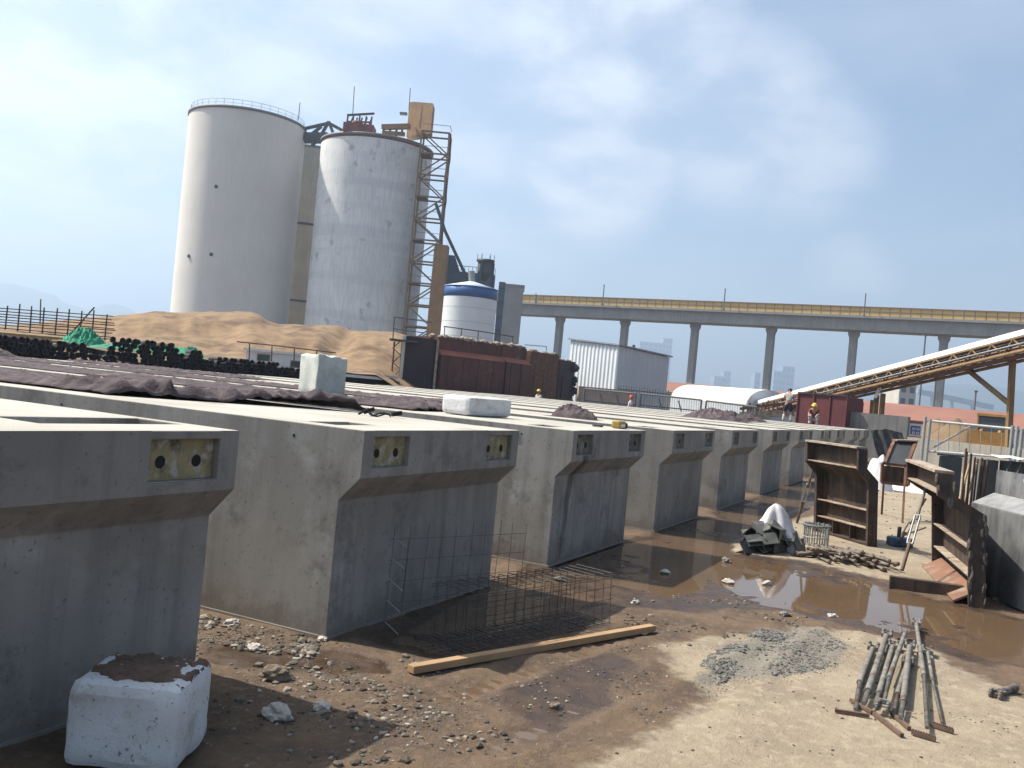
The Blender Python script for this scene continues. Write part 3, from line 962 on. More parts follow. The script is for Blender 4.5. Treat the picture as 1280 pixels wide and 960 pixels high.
p = Vector((7.42, 4.75, BH + .03))
foam('b', '', p, .50, .50, .58, R(-20), None, .02, 8, .018, jag=.05).build('foam_block', M['foam_green'], loc=p, label='tall pale green block standing on the blanket of the third beam', cat='foam block').data.set_sharp_from_angle(angle=R(25))
p = Vector((6.72, 1.76, BH + .004))
foam('b', '', p, .86, .46, .235, R(-12), None, .05, 12, .008).build('foam_block', M['foam'], loc=p, label='low clean white block lying across the near edge of the third beam', cat='foam block').data.set_sharp_from_angle(angle=R(22))

# ---------------------------------------------------------------- small things left on the beams
q = PZ(476, 521, BH)
mb = MB()
pts = [q + Vector((.14 * math.cos(a) - .02, .08 * math.sin(a), .022 + .015 * math.sin(3 * a))) for a in [k * .42 for k in range(14)]]
ct = thing('ratchet_clamp', q, 'black clamp with a looped strap on the second beam, in front of the bunched blanket', 'clamp')
MB().path(pts, .009, 6).build('strap_loop', M['black'], ct)
MB().bar(q + Vector((-.16, .09, .03)), q + Vector((-.09, .02, .075)), .03, .035).build('jaw', M['black'], ct)
MB().bar(q + Vector((.10, -.06, .03)), q + Vector((.20, -.10, .05)), .03, .04).build('jaw', M['black'], ct)
MB().tube(q + Vector((-.12, .06, .07)), q + Vector((-.20, .12, .012)), .011, 8).build('handle', M['black'], ct)

q = PZ(795, 533, BH)
q.x = min(q.x, BX[2] + BW - .32); q.y = .30
q = Vector((BX[2] + BW - .36, .22, BH))
yt = thing('measuring_tape', q, 'yellow and black tool case on the front edge of the third beam', 'tool')
MB().box((q.x - .14, q.y - .06, BH + .004), (q.x + .10, q.y + .06, BH + .10)).build('case', M['yellow_tool'], yt, bevel=.02)
MB().box((q.x + .103, q.y - .055, BH + .003), (q.x + .19, q.y + .05, BH + .075)).build('grip', M['black'], yt, bevel=.015)
MB().box((q.x - .10, q.y - .068, BH + .02), (q.x + .03, q.y - .0615, BH + .06)).build('face_plate', M['board_white'], yt)
q = Vector((7.35, .42, BH))
MB().tube(q + Vector((0, 0, .02)), q + Vector((.20, -.03, .02)), .016, 8).tube(q + Vector((.19, -.03, .02)), q + Vector((.22, -.033, .02)), .028, 6).build('anchor_bolt', M['galv_dark'], loc=q, label='single steel bolt lying on the third beam near its front edge', cat='bolt')
# ================================================================ things standing or lying in the yard
def onground(x, y, dz=0.0):
    p = PZ(x, y, 0)
    p.z = max(ground_z(p.x, p.y), -.0165) + dz
    return p


# ---- tall mesh cage in front of the second beam
t = thing('rebar_cage', (2.12, -.12, 0), 'tall thin open wire cage standing against the end of the second beam', 'rebar cage', 'wire cages')
rr = random.Random(4)
ca0, ca1 = Vector((2.10, -.10, 0)), Vector((3.28, -.60, 0))
cu = (ca1 - ca0).normalized(); cv = Vector((cu.y, -cu.x, 0))
CLn = (ca1 - ca0).length; h = .80


def cp(a_, n_, z): return ca0 + cu * a_ + cv * n_ + Vector((0, 0, z))


for k in range(10):
    a_ = CLn * k / 9
    MB().tube(cp(a_ + rr.uniform(-.01, .01), 0, .005), cp(a_ + .02 + rr.uniform(-.015, .015), .01, h + rr.uniform(-.01, .04)), .0021, 5).build('upright_wire', M['wire'], t)
for k in range(5):
    z = .10 + k * .155
    MB().path([cp(-.02, .004, z), cp(CLn * .5, .004, z + rr.uniform(-.012, .004)), cp(CLn + .03, .004, z)], .0018, 5).build('long_wire', M['wire'], t)
    MB().tube(cp(0, 0, z + .02), cp(-.01, .20, z - .02), .0042, 5).build('end_rung', M['galv'], t)
MB().tube(cp(-.01, .2, .004), cp(.0, .2, h - .05), .003, 5).build('upright_wire', M['wire'], t)

# ---- low box cage with a floor mat
O = Vector((2.06, -.72, .0)); u = Vector((.959, -.283, 0)); v = Vector((.283, .959, 0))
t = thing('rebar_cage', O, 'low long wire cage with a dense floor mat, lying beside the sawn timber', 'rebar cage', 'wire cages')
LU, LV, HH = 1.80, .40, .40


def cg(a, c, z):
    q = O + u * a + v * c
    return Vector((q.x, q.y, .015 + z))


for k in range(16):
    a = .16 + (LU - .16) * k / 15
    j = rr.uniform(-.012, .012)
    MB().path([cg(a + j, .02, HH + .012), cg(a, .0, 0), cg(a + .01, LV, 0), cg(a - j, LV, HH + .01), cg(a + j, .02, HH + .01)], .0032, 5).build('stirrup', M['wire'], t)
for c, zs_ in ((0, (.0, .10, .20, .30, .38, .40)), (LV, (.0, .10, .20, .30, .38, .40))):
    for z in zs_:
        MB().path([cg(.10 + rr.uniform(-.03, .04), c, z), cg(LU * .5, c, z - .006 + rr.uniform(-.006, .006)), cg(LU + .02, c, z)], .0032, 5).build('long_bar', M['wire'], t)
for c in (.05, .12, .19, .26, .33):
    MB().tube(cg(-.08, c, 0), cg(LU, c, .002), .0036, 5).build('long_bar', M['wire'], t)
    MB().tube(cg(.14, c, HH), cg(LU, c, HH + .002), .0030, 5).build('long_bar', M['wire'], t) if c in (.12, .26) else None
mt_ = MB()
for k in range(30): mt_.tube(cg(-.08 + k * .062, -.03, .006), cg(-.08 + k * .062, LV + .04, .006), .0030, 5)
mt_.build('floor_mat', M['wire'], t)

# ---- timber
a, c = Vector((1.53, -.69, .012)), Vector((3.83, -1.59, .012))
MB().bar(a + Vector((0, 0, .024)), c + Vector((0, 0, .024)), .07, .05).build('sawn_timber', M['wood'], loc=a, bevel=.004, label='long sawn timber lying on the mud in front of the low wire cage', cat='timber')

# ---- the row of screw jacks
def jaw(mb, p, d, wd=.040, ln=.105, th=.018):
    """a fork: two cheeks joined by a pin, opening along d"""
    d = Vector(d).normalized()
    s_ = d.cross(Vector((0, 0, 1))).normalized()
    for k in (-1, 1):
        q = p + s_ * (k * wd * .8)
        mb.bar(q, q + d * ln, th, .030, (0, 0, 1))
        mb.ring(q + d * ln, s_, .025, .014, 12, 5)
    mb.bar(p - d * .012, p + d * .012, wd * 2.0, .032, (0, 0, 1))
    mb.tube(p + d * ln - s_ * (wd * 1.15), p + d * ln + s_ * (wd * 1.15), .008, 8)
    return mb


def jack(label, head, mid, foot, tbar=None, z0=.03, r=.021, ttop=None, cat='screw jack', jaw_at='head', teeth=False):
    H_, M_, F_ = onground(*head, z0 + .012), onground(*mid, z0), onground(*foot, z0 - .008)
    t = thing('screw_jack', (M_.x, M_.y, 0), label, cat, 'mortar coated screw jacks in a row on the pale pad')
    d = (H_ - M_).normalized()
    MB().tube(M_, H_ - d * .02, r, 10).ring(M_, d, r * .9, .006, 12, 5).ring(M_ + (H_ - M_) * .5, d, r * .95, .004, 12, 5).build('sleeve', M['screw'], t)
    mb = MB().tube(M_ - d * .02, F_, r * .62, 8)
    n = max(4, int((F_ - M_).length / .018))
    for k in range(n):
        q = M_ + (F_ - M_) * ((k + .5) / n)
        mb.tube(q - d * .003, q + d * .003, r * .76, 8)
    mb.build('threaded_rod', M['screw'], t)
    jaw(MB(), H_ if jaw_at == 'head' else F_, d if jaw_at == 'head' else -d).build('fork', M['screw'], t)
    for nm, tb in (('handle', tbar), ('pin', ttop)):
        if tb:
            A, B = onground(*tb[0], .018), onground(*tb[1], .018)
            q = MB().bar(A, B, .024, .02)
            if teeth and nm == 'handle':
                for k in range(9):
                    w_ = A + (B - A) * ((k + .5) / 9)
                    q.bar(w_ + Vector((0, 0, .006)), w_ + Vector((0, 0, .022)), .012, .012, (1, 0, 0))
            q.build(nm, M['handle'], t)
    return t


jack('leftmost screw jack, short fat sleeve with a long thin flat foot bar', (1090, 820), (1074, 861), (1069, 894), ((1043, 894), (1086, 901)), .03)
jack('screw jack second from the left, crossbar slanting over its foot', (1107, 806), (1084, 876), (1079, 890), ((1063, 881), (1090, 897)), .05, .024)
jack('screw jack third from the left, half hidden between its neighbours', (1115, 817), (1098, 875), (1093, 890), None, .03)
jack('screw jack whose big fork lies at its lower end on the crossed bars', (1130, 806), (1110, 862), (1104, 892), ((1092, 898), (1127, 926)), .07, .018, ((1120, 803), (1144, 804)), jaw_at='foot')
jack('screw jack in the middle of the row with a clean fork at the top', (1136, 820), (1128, 890), (1125, 908), ((1113, 897), (1136, 917)), .05, .022)
jack('short screw jack tucked under the middle one', (1133, 838), (1121, 875), (1117, 899), None, .025, .018)
jack('longest screw jack of the row, reaching back to the puddle edge', (1145, 786), (1154, 856), (1158, 921), ((1139, 922), (1169, 931)), .05, .019, ((1147, 789), (1160, 791)), teeth=True)
jack('rightmost screw jack, thin rod splayed outwards with a toothed foot bar', (1159, 824), (1165, 858), (1177, 911), ((1163, 912), (1191, 921)), .03, .014, teeth=True)
q0, q1 = onground(1240, 876, .03), onground(1268, 866, .03)
t = thing('jack_fork', q0, 'single broken off jack fork lying alone on the pale pad by the right edge', 'jack fork')
MB().tube(q0 + (q1 - q0) * .3, q1, .028, 12).tube(q0 + (q1 - q0) * .8, q1, .033, 12).build('sleeve', M['screw'], t)
jaw(MB(), q0 + (q1 - q0) * .32, q0 - q1 + Vector((0.03, -.05, 0)), .04, .09, .014).build('fork', M['screw'], t)

# ---- heap of short rods by the first formwork
rr = random.Random(21)
rod = None
A, B = PZ(1012, 697, 0), PZ(1102, 711, 0)
lng = PZ(1102, 711, 0) - PZ(1072, 690, 0)
for k in range(62):
    f = rr.random()
    p = A + (B - A) * f + Vector((rr.gauss(0, .10), rr.gauss(0, .10), 0))
    ang = math.atan2(.55, .85) + rr.gauss(0, .28) if f > .3 else math.atan2(-.7, .4) + rr.gauss(0, .25)
    p.z = max(ground_z(p.x, p.y), -.01) + .016 + rr.random() * .15 * (1 - abs(f - .55))
    if rod is None:
        mb = MB().tube((-.22, 0, 0), (.22, 0, 0), .017, 8).tube((-.21, 0, 0), (-.16, 0, 0), .027, 6).tube((.17, 0, 0), (.21, 0, 0), .023, 8)
        rod = mb.build('steel_rod', M['rod'], loc=(0, 0, 0), label='short steel rod in the loose heap before the first rusty formwork', cat='steel rod', group='heap of short steel rods')
        o = rod
    else:
        o = rod.copy(); COL.objects.link(o)
    o.location = p
    o.rotation_euler = (0, rr.gauss(0, .10), ang)
    o.scale = (rr.uniform(.65, 1.25), 1, 1)

# ---- heap of steel angles
ang0 = None
C0 = PZ(958, 690, 0)
for k in range(16):
    f = rr.random()
    lay = k // 6
    p = PZ(932 + 60 * ((k % 6) / 5.0) * (1 - .22 * lay) + 8 * lay, 688 + 4 * rr.random(), 0)
    p.z = .03 + lay * .10 + rr.random() * .05
    if ang0 is None:
        mb = MB()
        L_, w, th = .46, .15, .010
        pr = [(0, 0), (w, w * .75), (w - th * .6, w * .75 + th), (0, th * 1.7), (-w + th * .6, w * .75 + th), (-w, w * .75)]
        mb.prism([(-L_ / 2, a_, .12 - b_) for a_, b_ in pr], (L_, 0, 0))
        ang0 = mb.build('steel_angle', M['angle'], loc=(0, 0, 0), label='grey green steel angle offcut in the heap beside the white sack', cat='steel angle', group='heap of steel angles')
        o = ang0
    else:
        o = ang0.copy(); COL.objects.link(o)
    o.location = p
    o.rotation_euler = (rr.gauss(0, .45), rr.gauss(0, .2), R(-25) + rr.gauss(0, .55))
    s_ = rr.uniform(.75, 1.2); o.scale = (s_, rr.uniform(.8, 1.1), 1)

# ---- white sack draped behind the angles
sc_ = PZ(972, 690, 0)
rh = Vector((RT.x, RT.y, 0)).normalized(); fh = Vector((FW.x, FW.y, 0)).normalized()


def sackf(a_, h_):
    th = a_ * 2 * math.pi
    prof = (1 - h_) ** .62
    fold = 1 + .16 * math.sin(th * 5 + 2 * h_) * (1 - h_ * .4) + .18 * noise.noise((math.cos(th) * 2, math.sin(th) * 2, h_ * 3))
    rx, ry = .34 * prof * fold, .23 * prof * fold
    top = -.06 * h_ ** 1.5
    z = .64 * h_ ** .9 + .02 * noise.noise((th, h_ * 4, 1))
    return sc_ + fh * .18 + rh * (rx * math.cos(th) + top + .03) + fh * (ry * math.sin(th)) + Vector((0, 0, z))


MB().grid(56, 28, sackf).build('plastic_sack', M['sack'], loc=sc_, label='white woven sack slumped to a peak behind the heap of steel angles', cat='sack')

# ---- ring of bolts
q = PZ(1019, 683, 0)
t = thing('bolt_basket', q, 'round welded basket of upright steel bolts between the sack and the first formwork', 'bolt basket')
MB().ring(q + Vector((0, 0, .31)), (0, 0, 1), .19, .016, 24, 6).build('top_ring', M['galv_dark'], t)
MB().ring(q + Vector((0, 0, .14)), (0, 0, 1), .18, .008, 24, 6).build('lower_ring', M['galv'], t)
for k in range(14):
    a_ = 2 * math.pi * k / 14
    e = q + Vector((.17 * math.cos(a_), .17 * math.sin(a_), 0))
    MB().tube(e + Vector((0, 0, .0)), e + Vector((0, 0, .34)), .011, 6).tube(e + Vector((0, 0, .27)), e + Vector((0, 0, .30)), .020, 6).build('bolt', M['galv'], t)

# ---- end formworks: bent steel plate with ribs and end flanges
def formwork(label, B, e1, w, n, s, top, toe=None, ribs=(.27, .54), tilt=0.0):
    B, e1, n = Vector((B[0], B[1], 0)), Vector((*e1, 0)).normalized(), Vector((*n, 0)).normalized()
    t = thing('formwork_panel', B, label, 'formwork', 'rusty end formworks')

    def pt(a_, nn_, z): return B + e1 * a_ + n * (nn_ + z * tilt) + Vector((0, 0, z))
    path = [(0, .02), (0, .985), (s, 1.163), (s, top)]
    th = .014
    back = [(a_ - th, z) for a_, z in reversed(path)]
    MB().prism([pt(.02, a_, z) for a_, z in path + back], e1 * (w - .04)).build('skin_plate', M['form'], t)
    for k, z in enumerate(ribs):
        MB().prism([pt(.03, .003, z), pt(.03, .12, z), pt(.03, .12, z + .016), pt(.03, .003, z + .016)], e1 * (w - .06)).build('rib', M['form_ledge'], t)
    MB().prism([pt(.03, s + .003, 1.168), pt(.03, s + .12, 1.168), pt(.03, s + .12, 1.185), pt(.03, s + .003, 1.185)], e1 * (w - .06)).build('nose_ledge', M['form_ledge'], t)
    MB().prism([pt(-.01, s - .05, top), pt(-.01, s + .15, top), pt(-.01, s + .15, top + .03), pt(-.01, s - .05, top + .03)], e1 * (w + .02)).build('top_plate', M['form_ledge'], t)
    MB().prism([pt(.03, .003, .03), pt(.03, .12, .03), pt(.03, .12, .055), pt(.03, .003, .055)], e1 * (w - .06)).build('bottom_rail', M['form'], t)
    fl = [(-.03, .0), (-.03, 1.00), (s - .03, 1.18), (s - .03, top - .004), (s + .13, top - .004), (s + .13, 1.15), (.14, .96), (.14, .0)]
    for a_, wd in ((-.03, .045), (w - .03, .06)):
        f_ = MB().prism([pt(a_, x_, z) for x_, z in fl], e1 * wd).build('end_flange', M['form'], t)
        for z in (.12, .36, .66, .86): MB().tube(pt(a_ + wd - .002 if a_ < 0 else a_ - .002, .10, z), pt(a_ + wd + .004 if a_ < 0 else a_ + .004, .10, z), .014, 8).build('bolt_hole', M['black'], f_)
    for a_ in (() if toe else (.33, .66)):
        MB().prism([pt(w * a_, .003, .06), pt(w * a_, .11, .06), pt(w * a_, .11, .262), pt(w * a_, .003, .262)], e1 * .012).build('stiffener', M['form'], t)
    if toe:
        MB().prism([pt(.06, .02, .15), pt(.06, .27, .012), pt(.06, .28, .03), pt(.06, .03, .17)], e1 * (w - .12)).build('toe_plate', M['orange'], t)
    return t


formwork('first rusty formwork, standing behind the bolt basket, its two ledges sunlit', (11.42, -2.72), (.739, .674), 1.30, (-.674, .739), .2, 1.47, tilt=.08)
f2 = formwork('second rusty formwork, with an orange toe plate in the puddle and a pale top plate', (7.66, -4.1), (.987, .165), 2.5, (-.165, .987), .32, 1.40, True, (.30, .60), tilt=.085)
# mortar crust down the near flange of the second form
rr = random.Random(31)
mb = MB()
fb_, fe1, fn_ = Vector((7.66, -4.1, 0)), Vector((.987, .165, 0)).normalized(), Vector((-.165, .987, 0))
for k in range(46):
    z = rr.uniform(.02, 1.36)
    o_ = z * .085 + (0 if z < .97 else (.32 if z > 1.17 else .32 * (z - .97) / .2))
    mb.rock(fb_ - fe1 * .035 + fn_ * (o_ + rr.choice((-.02, .12)) + rr.uniform(-.02, .02)) + Vector((0, 0, z)), rr.uniform(.012, .030), k, (.45, .9, 2.4), 1)
mb.build('mortar_crust', M['form_crust'], f2, kind='stuff')


def prop(label, P0, P1, r=.022, hook=None):
    P0, P1 = Vector(P0), Vector(P1)
    t = thing('push_pull_prop', P1, label, 'prop', 'steel props of the formworks')
    d = P1 - P0
    side = d.cross(Vector((0, 0, 1))).normalized() * .035
    MB().tube(P0, P0 + d * .50, r * .8, 8).build('upper_rod', M['screw'], t)
    mb = MB()
    for k in (-1, 1): mb.tube(P0 + d * .46 + side * k * .9, P0 + d * .74 + side * k * .9, .012, 7)
    mb.tube(P0 + d * .46 - side, P0 + d * .46 + side, .018, 8).tube(P0 + d * .74 - side, P0 + d * .74 + side, .018, 8)
    mb.build('turnbuckle', M['galv'], t)
    MB().tube(P0 + d * .70, P1, r, 8).build('lower_rod', M['handle'], t)
    return t


prop('slanting steel prop left of the first formwork', PD(1024, 562, 15.0), onground(996, 655, .01), .024)
pk = onground(1126, 729, .15)
prop('steel prop standing on the dark plank, leaning on the second formwork', PD(1163, 590, 11.75), pk, .022)
prop('thinner steel prop running from the second formwork back to the blue pump', PD(1157, 624, 12.2), onground(1122, 684, .02), .018)
a, c = onground(1111, 734), onground(1203, 747)
a.z = c.z = 0
MB().bar(a + Vector((0, 0, .062)), c + Vector((0, 0, .062)), .09, .15).build('plank', M['form'], loc=a, bevel=.006, label='dark heavy plank lying across the puddle edge under the steel prop', cat='plank')

# ---- blue pump
q = onground(1124, 684)
t = thing('hydraulic_pump', q, 'small blue hydraulic pump on the ground behind the dark plank', 'pump')
MB().bar(q - rh * .17 + Vector((0, 0, .07)), q + rh * .17 + Vector((0, 0, .07)), .24, .14).build('body', M['blue_tool'], t, bevel=.03)
MB().tube(q - rh * .02 + Vector((0, 0, .13)), q - rh * .02 + Vector((0, 0, .30)), .03, 10).build('ram', M['dark_steel'], t)
MB().tube(q + rh * .02 + Vector((0, 0, .16)), q + rh * .34 - fh * .1 + Vector((0, 0, .34)), .013, 8).build('lever', M['handle'], t)

# ---- leaning frame panel behind
D3 = 19.2
t = thing('formwork_panel', AT(1118, D3), 'dark leaning formwork panel on a rusty frame, between the first and second formworks', 'formwork', 'rusty end formworks')
tl, tr, br, bl = PD(1118, 551, D3), PD(1145, 552, D3), PD(1134, 581, D3 - .7), PD(1106, 579, D3 - .7)
MB().prism([tl, tr, br, bl], fh * .06).build('skin_plate', M['dark_steel'], t)
MB().bar(tl + Vector((0, 0, .015)), tr + Vector((0, 0, .015)), .22, .03).build('top_plate', M['form_ledge'], t)
for a_, c in ((tl, bl), (tr, br)): MB().bar(a_ - rh * .0, c, .06, .07).build('edge_rail', M['rust'], t)
fa, fb, fc, fd = PD(1103, 579, D3 - .9), PD(1137, 583, D3 - .9), PD(1135, 607, D3 - .9), PD(1102, 603, D3 - .9)
for a_, c in ((fa, fb), (fb, fc), (fc, fd), (fd, fa)): MB().bar(a_, c, .05, .05).build('frame_bar', M['rust'], t)
for x_, yy in ((1102, 644), (1128, 655)):
    g = onground(x_, yy)
    MB().bar(PD(x_ + 4, 583, D3 - .9), g, .04, .04).build('leg', M['rust'], t)
MB().prism([PD(1104, 582, D3 - .8), PD(1135, 585, D3 - .8), PD(1134, 606, D3 - .8), PD(1104, 602, D3 - .8)], fh * .02).build('net_panel', M['form'], t)

# ---- white plastic scraps
def scrap(label, x, y, w, d_, h, sd):
    c = PZ(x, y, 0)

    def fn(a_, b_):
        A_, B_ = (a_ - .5) * 2, (b_ - .5) * 2
        r_ = min(1, math.hypot(A_, B_))
        k = noise.noise((A_ * 2 + sd, B_ * 2, sd)) * .5 + .5
        return c + rh * (A_ * w) + fh * (B_ * d_) + Vector((0, 0, .01 + h * (1 - r_ ** 2) * (.4 + .9 * k) + .05 * h * noise.noise((A_ * 7, B_ * 7, sd))))
    MB().grid(26, 26, fn).build('plastic_sheet', M['sack'], loc=c, label=label, cat='plastic sheet')


scrap('crumpled white plastic sheet seen over the shoulder of the first formwork', 1096, 612, .42, .5, 1.05, 3)
scrap('flat white plastic scrap on the ground under the leaning frame panel', 1132, 613, .6, .9, .18, 6)

# ---- the dark mould at the right edge
e = Vector((.906, .425, 0)).normalized(); nn = Vector((-.425, .906, 0)).normalized()
K = AT(1222, 11.15)


def kp(a_, n_, z): return K - e * a_ + nn * n_ + Vector((0, 0, z))


t = thing('steel_mould', K, 'charcoal steel mould cut off by the right picture edge, streaked with white grout', 'mould', 'charcoal moulds at the right edge')
M['mould_grey'] = mat('charcoal_mould_steel', (.10, .102, .105), (.06, .061, .065), .55, 2.5, bump=.2, streak=((.26, .26, .255), .38), stain=((.16, .16, .158), 1.5, .5, .7))
M['ledge_grey'] = mat('pale_mould_ledge', (.27, .27, .265), (.17, .172, .175), .8, 5)  # sloped ledge, paler than the shell below
MB().prism([kp(0, 0, .02), kp(0, 0, 1.03), kp(0, -1.3, 1.03), kp(0, -1.3, .02)], -e * 3.2).build('lower_shell', M['mould_grey'], t, bevel=.01)
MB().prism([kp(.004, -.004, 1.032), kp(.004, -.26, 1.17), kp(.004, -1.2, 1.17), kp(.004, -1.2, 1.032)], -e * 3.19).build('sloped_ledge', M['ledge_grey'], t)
MB().prism([kp(.004, -.27, 1.172), kp(.004, -.27, 1.45), kp(.004, -.30, 1.45), kp(.004, -.30, 1.172)], -e * 3.19).build('upper_panel', M['mould_grey'], t)
for a_ in (.02, 1.2, 2.4):
    MB().prism([kp(a_, -.303, 1.172), kp(a_, -.303, 1.44), kp(a_, -.75, 1.172)], -e * .04).build('stiffener', M['mould_grey'], t)
ch = MB()
for a_, c in (((.62, 1.39), (.66, 1.33)), ((.66, 1.33), (.665, 1.40)), ((.665, 1.395), (.76, 1.40)), ((.76, 1.40), (.78, 1.375))):
    ch.bar(kp(a_[0], -.268, a_[1]), kp(c[0], -.268, c[1]), .006, .006, tuple(nn))
ch.build('chalk_mark', M['chalk'], t)

# second mould behind it, with a white cover
K2 = AT(1236, 13.6)
t = thing('steel_mould', K2, 'farther charcoal mould with a row of slanting bars and a white cover on top', 'mould', 'charcoal moulds at the right edge')
K = K2
MB().prism([kp(0, -.2, .02), kp(0, -.2, 1.50), kp(0, -1.0, 1.50), kp(0, -1.0, .02)], -e * 3.0).build('shell', M['dark_steel'], t)
MB().prism([kp(-.1, .12, .02), kp(-.1, .12, 1.49), kp(-.1, -.15, 1.49), kp(-.1, -.15, .02)], -e * .16).build('end_post', M['galv_dark'], t)
for k in range(8):
    MB().tube(kp(.3 + k * .28, -.1, 1.2), kp(.42 + k * .28, -.16, 1.52), .015, 6).build('slanting_bar', M['galv_dark'], t)


def cov(a_, b_):
    return kp(-.15 + a_ * 3.2, .0 - b_ * 1.1, 1.56 + .03 * noise.noise((a_ * 9, b_ * 4, 0)))


MB().grid(50, 14, cov).build('white_cover', M['sack'], t)

# ---- cabinet, leaning rods
KC = AT(1193, 14.3)
zt = ZH(1184, 567, 14.3)
t = thing('metal_cabinet', KC, 'narrow grey green metal cabinet standing behind the second formwork', 'cabinet')
ca, cb = Vector((-.45, .89, 0)).normalized(), Vector((.80, -.60, 0)).normalized()
MB().prism([KC, KC + ca * .20, KC + ca * .20 + cb * .26, KC + cb * .26], (0, 0, zt - .04)).build('case', M['cabinet'], t, bevel=.01)
MB().prism([KC - ca * .02 - cb * .02 + Vector((0, 0, zt - .037)), KC + ca * .22 - cb * .02 + Vector((0, 0, zt - .037)), KC + ca * .22 + cb * .28 + Vector((0, 0, zt - .037)), KC - ca * .02 + cb * .28 + Vector((0, 0, zt - .037))], (0, 0, .03)).build('lid', M['cabinet'], t)
nf = ca.cross(Vector((0, 0, 1))) * (1 if ca.cross(Vector((0, 0, 1))).dot(CAM - KC) > 0 else -1)
MB().prism([KC + ca * .03 + Vector((0, 0, .1)), KC + ca * .17 + Vector((0, 0, .1)), KC + ca * .17 + Vector((0, 0, zt - .1)), KC + ca * .03 + Vector((0, 0, zt - .1))], nf * .012).build('door', M['cabinet'], t)
rr = random.Random(77)
for k in range(13):
    b_ = AT(1209 + k * 2.1, 12.6 + .15 * (k % 3))
    tp = PD(1206 + k * 2.6 + rr.uniform(-3, 3), 561 + k * 1.3 + rr.uniform(-3, 5), 12.75 + .15 * (k % 3))
    MB().tube(b_, tp, .014, 6).build('rebar_rod', M['rebar'], loc=b_, label='rusty reinforcing bar leaning upright between the cabinet and the charcoal mould', cat='rebar', group='leaning reinforcing bars')
for k, (xa, ya, xb, yb_) in enumerate([(1197, 615, 1214, 572), (1203, 628, 1222, 578)]):
    b_ = AT(xa - 6, 12.4)
    MB().tube(b_, PD(xb, yb_, 12.9), .016, 6).build('rebar_rod', M['bamboo'], loc=b_, label='pale bar slanting across the upright rusty bars', cat='rebar', group='slanting pale bars')

# ---- black geotextile over the end of the row
c = AT(1106, 43.5)


def tarpf(a_, b_):
    w_ = (a_ - .5) * 1.5
    z = 1.62 * (1 - b_) * (1 - .10 * abs(w_))
    out = .45 + 1.1 * b_ ** 1.3 + .18 * noise.noise((a_ * 7, b_ * 2, 3)) + .10 * math.sin(a_ * 22)
    return c + rh * (w_ + .35 * b_) - fh * out * .6 + Vector((0, 0, max(.02, z + .08 * noise.noise((a_ * 5, b_ * 5, 8)))))


MB().grid(40, 30, tarpf).build('geotextile', M['tarp'], loc=c, label='black geotextile hanging in folds at the far end of the beam row', cat='tarpaulin')
w0, w1 = AT(1060, 49), AT(1136, 47)
zt = ZH(1090, 517, 48)
MB().bar(w0 + Vector((0, 0, zt / 2)), w1 + Vector((0, 0, zt / 2)), .35, zt).build('concrete_wall', M['concrete_dark'], loc=w0, label='low grey concrete wall behind the black geotextile', cat='wall')
# ================================================================ behind the beams
# raised earth bank and the sand heap
PROF = [(-400, 420), (-60, 412), (0, 408), (60, 402), (143, 395), (180, 392.5), (250, 391), (290, 390), (308, 390), (318, 393), (330, 402), (345, 406), (400, 407.5), (418, 407), (432, 413), (455, 414), (490, 416), (520, 425), (548, 455), (575, 492)]


def prof(x):
    for (a, ya), (b_, yb_) in zip(PROF[:-1], PROF[1:]):
        if a <= x <= b_: return ya + (yb_ - ya) * (x - a) / (b_ - a)
    return PROF[-1][1]


BK = (12.0, 30.0)


def bankf(u, v):
    x = -6 + 40 * u
    y = 20.7 + 14 * v
    z = 1.35 * min(1, v / .03) + 1.0 * sst(np.array(v), .12, .9).item()
    z += .06 * noise.noise((x * .8, y * .8, 2)) * min(1, v / .05)
    if u > .9: z *= max(0, (1 - u) / .1)
    return (x, y, z)


tag(MB().grid(90, 60, bankf).build('earth_bank', M['sand_dark'], loc=(0, 0, 0)), kind='structure')


def hillf(u, v):
    x = -420 + 1000 * u
    d = 43 + 52 * v
    p = AT(x, d)
    H_ = ZH(x, prof(x), 68)
    k = sst(np.array(v), .0, .48).item() * (1 - .9 * sst(np.array(v), .62, 1.0).item())
    base = 1.9 if x < 470 else 1.9 * max(0, (575 - x) / 105)
    z = base + (H_ - base) * k
    q = Vector((p.x, p.y, 0))
    amp = .8 if v < .5 else .35
    z += amp * (noise.fractal(q * .14, .9, 2.0, 4) * (k * (1 - k) * 3.2 + .02)) + .10 * noise.noise(q * 1.1) + .16 * (1 - abs(noise.noise((x * .09, v * 3, 4)))) * k * (1 - k) * 3
    # a slumped gully to the right
    g = max(0, 1 - abs(x - (428 + 60 * (v - .4))) / 22)
    z -= 1.1 * g * max(0, min(1, k * 1.2)) * (1 - k) * 2
    if x > 560: z *= .3
    return (p.x, p.y, max(-.3, z))


MB().grid(220, 60, hillf).build('sand_heap', M['sand'], loc=AT(250, 68), label='long tan sand heap lying in front of the big silos', cat='sand heap')

